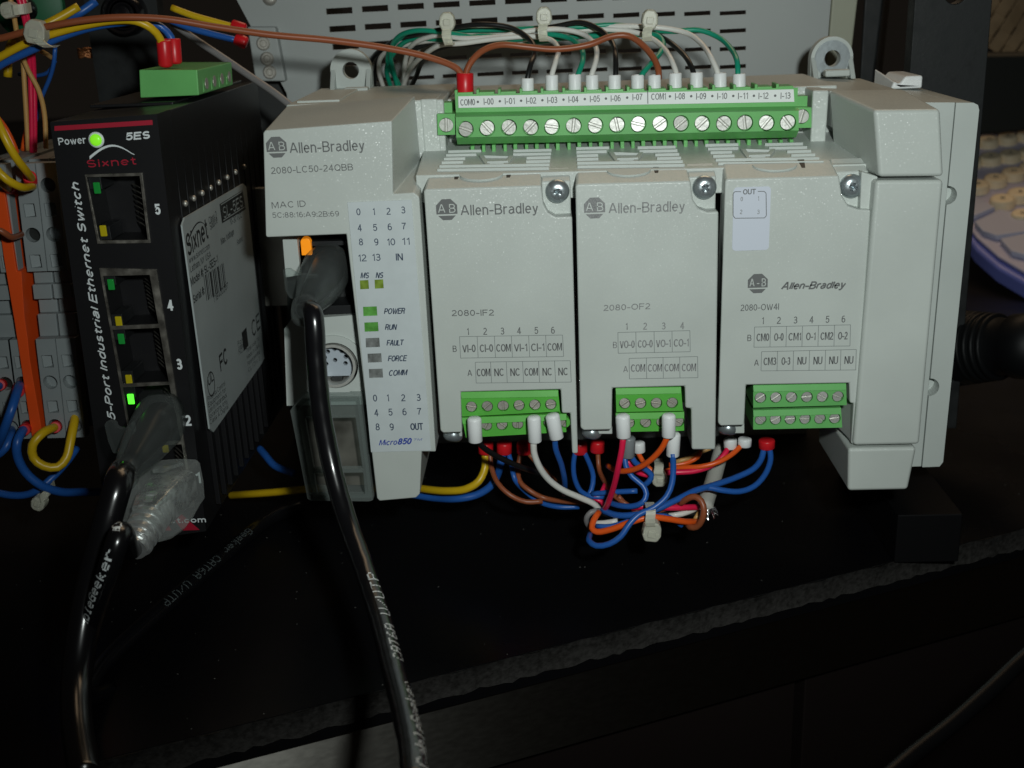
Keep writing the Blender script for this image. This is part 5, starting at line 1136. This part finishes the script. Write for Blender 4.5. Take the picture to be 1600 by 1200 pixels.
# coil + connector behind
c = at(48, 8, y=78); g = G().lathe(c, (0.1,-1,0), [(0,9.4),(2.5,9.4),(3,8.6)], 34); o = g.out('round_green_cap', 'pcb', None); autosmooth(o, 35); tag(o, 'dark green round cap behind the wires at the top left', 'cap')
c = at(38, 15, y=66); g = G().lathe(c, (.2,-1,.1), [(0,3.4),(5,3.2),(6,2.6)], 24); o = g.out('black_grommet', 'rubber', None); autosmooth(o, 35); tag(o, 'glossy black grommet in front of the green cap', 'grommet')
c = at(136, 83, y=80); V = []
c = at(133, 83, y=98)
cp = thing('copper_braid', 'short end of bare copper braid beside the left bracket', 'braid', c)
for k in range(5):
    g = G(); tube_geo(g, [c+Vector((-2.0,0,-1.2+k*.6)), c+Vector((-.5,-.6,-.9+((k*2) % 5)*.5)), c+Vector((1.5,0,-1.2+((k+2) % 5)*.6)), c+Vector((3.5,.5,-1.2+k*.6))], .42, 8, .6); g.out('strand', 'copper', cp, smooth=True)
# wires at the foot of the terminal blocks
W('w_blue', [(31,600,24),(28,608,14),(18,640,8),(6,672,8),(-6,700,12),(-20,712,16)], [((30,601,23),(29,612,15),1.5,'red')], 1.15, 'glossy blue wire hanging from the block left of the orange plate', gl_)
W('w_blue', [(42,666,24),(36,672,16),(27,690,12),(27,712,12),(40,738,13),(62,757,14),(92,768,18),(125,769,26),(160,768,40)], [((43,666,23),(38,672,16),1.5,'red')], 1.15, 'blue wire curving from the foot of the orange plate towards the switch', gl_)
W('w_yellow', [(89,665,24),(84,668,17),(66,677,12),(51,695,10),(52,715,10),(68,728,10),(90,730,11),(104,715,13),(110,690,15),(115,665,18),(122,630,26)], [((89,665,23),(86,668,17),1.5,'red')], 1.15, 'yellow wire making a loop under the terminal blocks', gl_)
W('w_blue', [(120,700,26),(104,722,22),(84,744,20),(66,760,18),(45,772,18),(18,774,18),(-20,766,18)], None, 1.0, 'dark blue wire crossing behind the yellow loop', gl_)
W('w_blue', [(18,668,24),(16,684,16),(8,700,14),(-6,712,14),(-24,716,16)], None, 1.1, 'short blue wire at the left edge near the foot of the blocks', gl_)
W('w_blue', [(3,600,24),(-4,604,16),(-20,612,12)], [((3,600,23),(-1,602,17),1.5,'red')], 1.1, 'blue wire leaving the block cut by the left edge', gl_)
tie('milky cable tie on the blue wires below the terminal blocks', (62,784), (76,768), 16, 2.4, 2.2, 200)

# ================================================================== WIRES BELOW THE CONTROLLER
gb = 'wires under the plug-in modules'
def wf(u0, v0, u1, v1, y, r=1.65, m='white', y1=None): return ((u0, v0, y), (u1, v1, y1 if y1 is not None else y), r, m)
W('w_black', [(745,684,-1),(752,696,1),(775,712,6),(810,728,12),(850,742,20)], [wf(741,652,743,690,-1.5,1.7)], .72, 'black wire from the white ferrule under the left module, leftmost', gb)
W('w_white', [(834,686,-1.5),(834,705,-1),(842,728,0),(858,750,2),(880,766,4),(905,777,6),(930,789,8),(936,800,9),(928,806,9)], [wf(834,650,836,690,-1.5,1.62)], .80, 'white wire sweeping from the left module into the lower bundle', gb)
W('w_blue', [(867,680,-1),(868,700,0),(877,726,3),(882,750,7),(882,772,14)], [wf(862.5,647,870,685,-1.2,1.7)], .72, 'blue wire from the tilted white ferrule under the left module', gb)
W('w_pink', [(974,680,-4),(972,700,-4),(966,730,-3),(959,760,0),(950,786,4),(945,796,8)], [wf(973,648,974.5,683,-4,1.7)], .75, 'pink wire from the left white ferrule of the middle module', gb)
W('w_orange', [(1044,680,-4),(1034,700,-3),(1015,720,-1),(992,733,2),(966,736,6),(950,728,12)], [wf(1045,647,1044.5,682,-4,1.62)], .72, 'orange wire from the right white ferrule of the middle module', gb)
W('w_blue', [(1051,708,0),(1052,730,0),(1050,755,-1),(1042,775,-2),(1022,793,-3),(998,804,-4),(984,818,-5),(970,838,-6),(952,850,-6),(932,853,-5),(921,846,-3),(922,834,2)], [wf(1053,676,1051,712,1,1.62)], .75, 'blue wire dropping from the right ferrule and hooking under the bundle', gb)
W('w_blue', [(976,710,6),(978,728,5),(988,745,4),(1004,758,3),(1010,772,2),(1004,785,1),(988,791,2),(968,790,4),(948,784,8)], [wf(983,682,981,714,6,1.65,'grey_f')], .72, 'blue wire curling out of the grey ferrule', gb)
W('w_blue', [(985,710,7),(992,722,7),(1006,732,8),(1018,742,8),(1014,752,8),(1004,760,9)], None, .72, 'second blue wire from the grey ferrule, bending right', gb)
W('w_blue', [(996,767,8),(975,768,9),(955,769,10),(925,772,12)], None, .7, 'short straight blue wire behind the pink one', gb)
W('w_pink', [(980,718,9),(988,732,9),(1000,740,10),(1012,743,10)], None, .6, 'short pink wire behind the grey ferrule', gb)
W('w_brown', [(934,700,24),(936,732,22),(948,758,14),(962,776,8),(982,790,6)], [wf(934,688,933,706,24,1.9,'red')], .65, 'brown wire from the dark red ferrule between the modules', gb)
W('w_orange', [(995,703,22),(1004,720,20),(1018,735,18),(1030,742,18)], [wf(998,690,999,706,22,1.6)], .65, 'orange wire from a small white ferrule under the middle module', gb)
for lab_, u, m, lst in (
  ('yellow', 759, 'w_yellow', [(758,706,25),(758,730,24),(748,752,22),(728,764,22),(700,767,24),(670,765,28),(640,760,34)]),
  ('blue', 788, 'w_blue', [(786,706,25),(782,725,24),(776,745,26),(766,760,26),(745,773,26),(715,779,26),(680,778,30),(640,772,34)]),
  ('brown', 819, 'w_brown', [(814,706,25),(810,730,23),(812,752,20),(830,768,18),(850,778,18),(880,783,16),(915,784,14),(940,780,14)]),
  ('blue', 906, 'w_blue', [(899,705,25),(896,725,22),(898,748,18),(908,768,14),(925,776,12),(945,776,12)])):
    nm = {759:'yellow wire from the first red ferrule under the left module', 788:'blue wire from the second red ferrule under the left module', 819:'brown wire from the third red ferrule under the left module', 906:'blue wire from the red ferrule between left and middle module'}[u]
    W(m, lst, [wf(u, 690, u, 708, 25, 2.0, 'red')], 1.05 if u in (759, 788) else .68, nm, gb)
W('w_brown', [(765,706,25),(768,730,23),(778,755,19),(798,774,17),(822,784,17),(848,783,17)], None, .68, 'brown wire curving from the first red ferrule', gb)
W('w_blue', [(794,706,25),(799,725,23),(804,748,20),(818,765,22),(845,785,20),(872,792,18),(905,792,18)], None, .68, 'thin blue wire from the second red ferrule', gb)
W('w_brown', [(824,706,25),(836,720,24),(850,735,25),(868,752,28)], None, .68, 'short brown wire from the third red ferrule', gb)
W('w_blue', [(912,705,25),(920,722,22),(927,745,18),(924,765,16),(918,776,15)], None, .68, 'blue wire closing the loop between left and middle module', gb)
W('w_blue', [(1194,698,22),(1190,716,20),(1178,732,17),(1150,746,14),(1115,758,10),(1085,767,7),(1055,782,4),(1025,796,2),(995,804,2),(965,805,4),(940,797,8)], [wf(1198,686,1198,700,22,2.1,'red')], .80, 'upper of two blue wires from the red ferrule under the right module', gb)
W('w_blue', [(1202,698,22),(1204,718,19),(1195,742,15),(1178,760,12),(1155,768,10),(1128,766,9),(1105,762,9),(1075,772,8),(1045,786,8)], None, .75, 'lower of two blue wires from the red ferrule under the right module', gb)
W('w_pink', [(1141,694,20),(1130,712,18),(1112,727,17),(1085,736,16),(1050,738,16),(1025,738,18),(1000,733,20)], [wf(1141,684,1141,700,20,1.7)], .72, 'pink wire from the left white ferrule under the right module', gb)
W('w_orange', [(1162,692,20),(1146,708,18),(1122,722,16),(1095,729,16),(1060,731,18),(1035,738,20)], [wf(1164,684,1163,697,20,1.75)], .68, 'orange wire from the right white ferrule under the right module', gb)
W('w_tan', [(1110,700,24),(1095,706,24),(1075,716,22),(1055,722,22)], None, .6, 'tan wire under the middle module', gb)
W('w_orange', [(1095,703,25),(1090,714,22),(1070,724,22),(1045,726,22)], None, .66, 'orange wire turning under the middle module', gb)
W('w_pink', [(986,793,4),(1010,791,4),(1040,793,4),(1070,793,5),(1096,792,8)], None, .80, 'pink wire running level into the grey sheath', gb)
W('w_orange', [(936,800,6),(928,812,4),(925,826,2),(933,831,1),(955,827,0),(985,816,-1),(1015,808,-1),(1045,811,0),(1070,815,2),(1092,815,6)], None, .80, 'orange wire bent back along the bottom of the bundle', gb)
W('w_white', [(928,818,6),(945,817,5),(965,814,4)], None, .72, 'short white wire end at the left of the lower bundle', gb)
W('w_white', [(1045,806,5),(1065,803,5),(1082,797,7),(1094,790,10)], None, .72, 'white wire entering the grey sheath', gb)
W('w_tan', [(1086,812,6),(1092,802,7),(1098,792,10)], None, .62, 'short tan wire at the mouth of the grey sheath', gb)
W('w_brown', [(1062,788,5),(1074,779,3),(1086,776,2),(1096,783,1),(1100,797,0),(1097,812,0),(1089,823,1),(1079,824,2),(1074,817,5)], None, .80, 'brown wire looping round the mouth of the grey sheath', gb)
W('w_grey', [(936,798,7),(924,800,6),(917,808,6),(917,817,7),(922,824,8)], None, .72, 'grey-white wire bend at the left end of the bundle', gb)
W('w_brown', [(966,775,7),(974,784,7),(990,797,6),(1020,800,5),(1062,788,5)], None, .6, 'thin brown wire across the middle of the bundle', gb)
W('w_black', [(940,803,8),(970,806,6),(1010,802,5),(1050,803,6),(1090,802,8)], None, .72, 'black wire in the middle of the lower bundle', gb)
W('w_blue', [(932,822,4),(955,822,3),(990,812,3),(1040,806,4),(1066,822,4)], None, .62, 'thin dark blue wire under the orange one', gb)
W('w_pink', [(945,757,14),(938,772,12),(925,776,12),(940,784,12),(946,795,10)], None, .6, 'thin red wire crossing at the left end of the bundle', gb)
W('sheath', [(1128,700,30),(1120,730,25),(1112,758,19),(1104,782,13),(1101,796,10)], None, 2.1, 'pale grey cable sheath ending at the lower bundle', gb)
c = at(1106, 795, y=9); g = G()
for k in range(9):
    a = random.random()*6.28; p = c+Vector((math.cos(a)*1.6, math.sin(a)*1.0, -.5+random.random()*1.2)); g.cyl(p, p+Vector((math.cos(a)*.8, -1.2-random.random(), -2.6+random.random()*2)), .5, .2, 5)
tag(g.out('foil_shield', 'foil'), 'crumpled silver foil at the mouth of the grey sheath', 'foil', kind='stuff')
tie('large milky cable tie hanging below the wire bundle', (1018,830), (1017,798), -3, 3.0, 3.0, 8)
tie('small milky cable tie behind the blue wires under the middle module', (1030,746), (1030,728), 14, 2.6, 2.2, 180)
# wires passing behind between switch and controller
W('w_yellow', [(360,774,60),(390,772,52),(430,769,48),(480,764,44),(540,760,40)], None, 1.1, 'yellow wire passing low between switch and controller', gl_)
W('w_blue', [(405,700,60),(415,712,56),(430,728,52),(460,740,50)], None, 1.1, 'dark blue wire low behind the switch', gl_)

# ================================================================== RIGHT BACKGROUND
kp = at(1600, 440, z=-96); kn = Vector((-.10, -.26, 1)).normalized()
def K(u, v, h=0): return plane_at(u, v, kp+kn*h, kn)
kb = thing('keyboard', 'small blue and lavender keyboard with round cream keys behind the controller', 'keyboard', kp)
kpx = [(1440,200),(1660,170),(1660,480),(1600,441),(1560,418),(1525,388),(1495,345),(1470,300)]
f = [K(u, v, 0) for u, v in kpx]; G().prism(f, [p-kn*9 for p in f]).out('base', 'kb_rim', kb, 2.0)
f = [K(u, v, 2.5) for u, v in [(1440,196),(1660,164),(1660,466),(1600,424),(1560,400),(1526,370),(1500,335),(1470,290)]]; G().prism(f, [p-kn*2.4 for p in f]).out('top_shell', 'kb_body', kb, 1.2)
def keyat(u, v, rpx, m, nm, sx=1.0):
    c = K(u, v, 7); r = (K(u+rpx, v, 7)-c).length; e1 = (K(u+10, v, 7)-c).normalized(); e2 = kn.cross(e1).normalized(); V = []
    prof = [(-4.5, 1.0), (-1.5, .98), (-.3, .88), (0, .7), (-.25, .45), (-.3, .1)]; n = 20
    for t, q_ in prof: V += [c+kn*t+(e1*math.cos(a)*sx+e2*math.sin(a))*r*q_ for a in [2*math.pi*i/n for i in range(n)]]
    F = [[k*n+i, k*n+(i+1) % n, (k+1)*n+(i+1) % n, (k+1)*n+i] for k in range(len(prof)-1) for i in range(n)]+[[(len(prof)-1)*n+i for i in range(n)]]
    o = obj(nm, V, F, m, kb, smooth=True)
    g = G(); text3(g, random.choice('ASDFGHJKLQWE'), c+kn*.06-e1*r*.15-e2*r*.15, e1, e2, r*.35, r*.4, .02); g.out('key_legend', 'recess', kb)
for row, (u0, v0, du, dv, n, r) in enumerate(((1515,221,30,-5,5,15), (1517,247,31,-4.5,5,16.5), (1528,286,28,-10,4,17.5), (1567,309,27,-10,3,19), (1500,262,31,-8,1,16), (1598,332,20,-6,2,17))):
    for i in range(n): keyat(u0+du*i, v0+dv*i, r*1.12, 'key', 'round_key')
for px_ in ([(1480,312),(1516,300),(1556,323),(1520,338),(1494,340)], [(1522,345),(1562,326),(1640,340),(1640,356),(1558,368),(1535,360)], [(1562,372),(1610,362),(1650,400),(1610,400),(1580,392)]):
    f = [K(u, v, 5.5) for u, v in px_]; G().prism(f, [p-kn*2.9 for p in f]).out('flat_key', 'kb_flat', kb, 1.0)
# herringbone woven surface far right
wv = thing('woven_basket', 'tan herringbone woven basket side at the top right corner', 'basket', at(1580, 90, y=420))
f = P3([(1520,100),(1660,100),(1660,-60),(1520,-60)], 424); G().prism(f, [p+Vector((0,30,0)) for p in f]).out('lining', 'weave_dk', wv)
ca_, sa_ = math.cos(math.radians(-58)), math.sin(math.radians(-58))
for i in range(-5, 7):
    for j in range(-6, 8):
        a = 34*i+(17 if j % 2 else 0); b = 21*j
        u = 1580+a*ca_-b*sa_*1.0; v = 35+a*sa_+b*ca_
        if not (1520 < u < 1640 and -45 < v < 92): continue
        c = at(u, v, y=419+random.random()); k = .37; e1 = Vector((ca_, 0, -sa_)); e2 = Vector((sa_, 0, ca_))
        q = [c-e1*16*k-e2*9.6*k, c+e1*16*k-e2*9.6*k, c+e1*16*k+e2*9.6*k, c-e1*16*k+e2*9.6*k]; tl = Vector((0,(random.random()-.5)*1.5,0))
        G().prism([q[0]+tl, q[1]-tl, q[2]-tl, q[3]+tl], [p+Vector((0,3,0)) for p in q]).out('woven_strip', 'weave', wv, .5)
f = P3([(1440,220),(1700,196),(1700,84),(1440,88)], 380); b = [p+Vector((0,30,0)) for p in f]
g = G(); g.prism(f, b); tag(g.out('black_box', 'hole', bevel=2), 'plain black box behind the keyboard, below the woven basket', 'box')
# black power plug
pl_ = thing('power_plug', 'black ribbed plug lying on the table right of the controller', 'plug', at(1540, 600, z=TZ))
a, b = at(1440, 545, y=95), at(1640, 540, y=60); d = (b-a); L = d.length
o = G().lathe(a, d, [(0, 8), (L*.2, 11.5), (L*.42, 11.2), (L*.62, 9.0), (L*.72, 8.0), (L*.76, 9.5), (L, 9.8)], 28).out('plug_body', 'plugblack', pl_, smooth=True)
for k in range(7):
    g = G(); t = .30+.05*k; p = a+d*t; rr = 11.7-.28*k; g.lathe(p, d, [(0, rr-.5), (.4, rr+.02), (1.2, rr+.02), (1.6, rr-.5)], 26); g.out('grip_rib', 'plugblack', pl_, smooth=True)
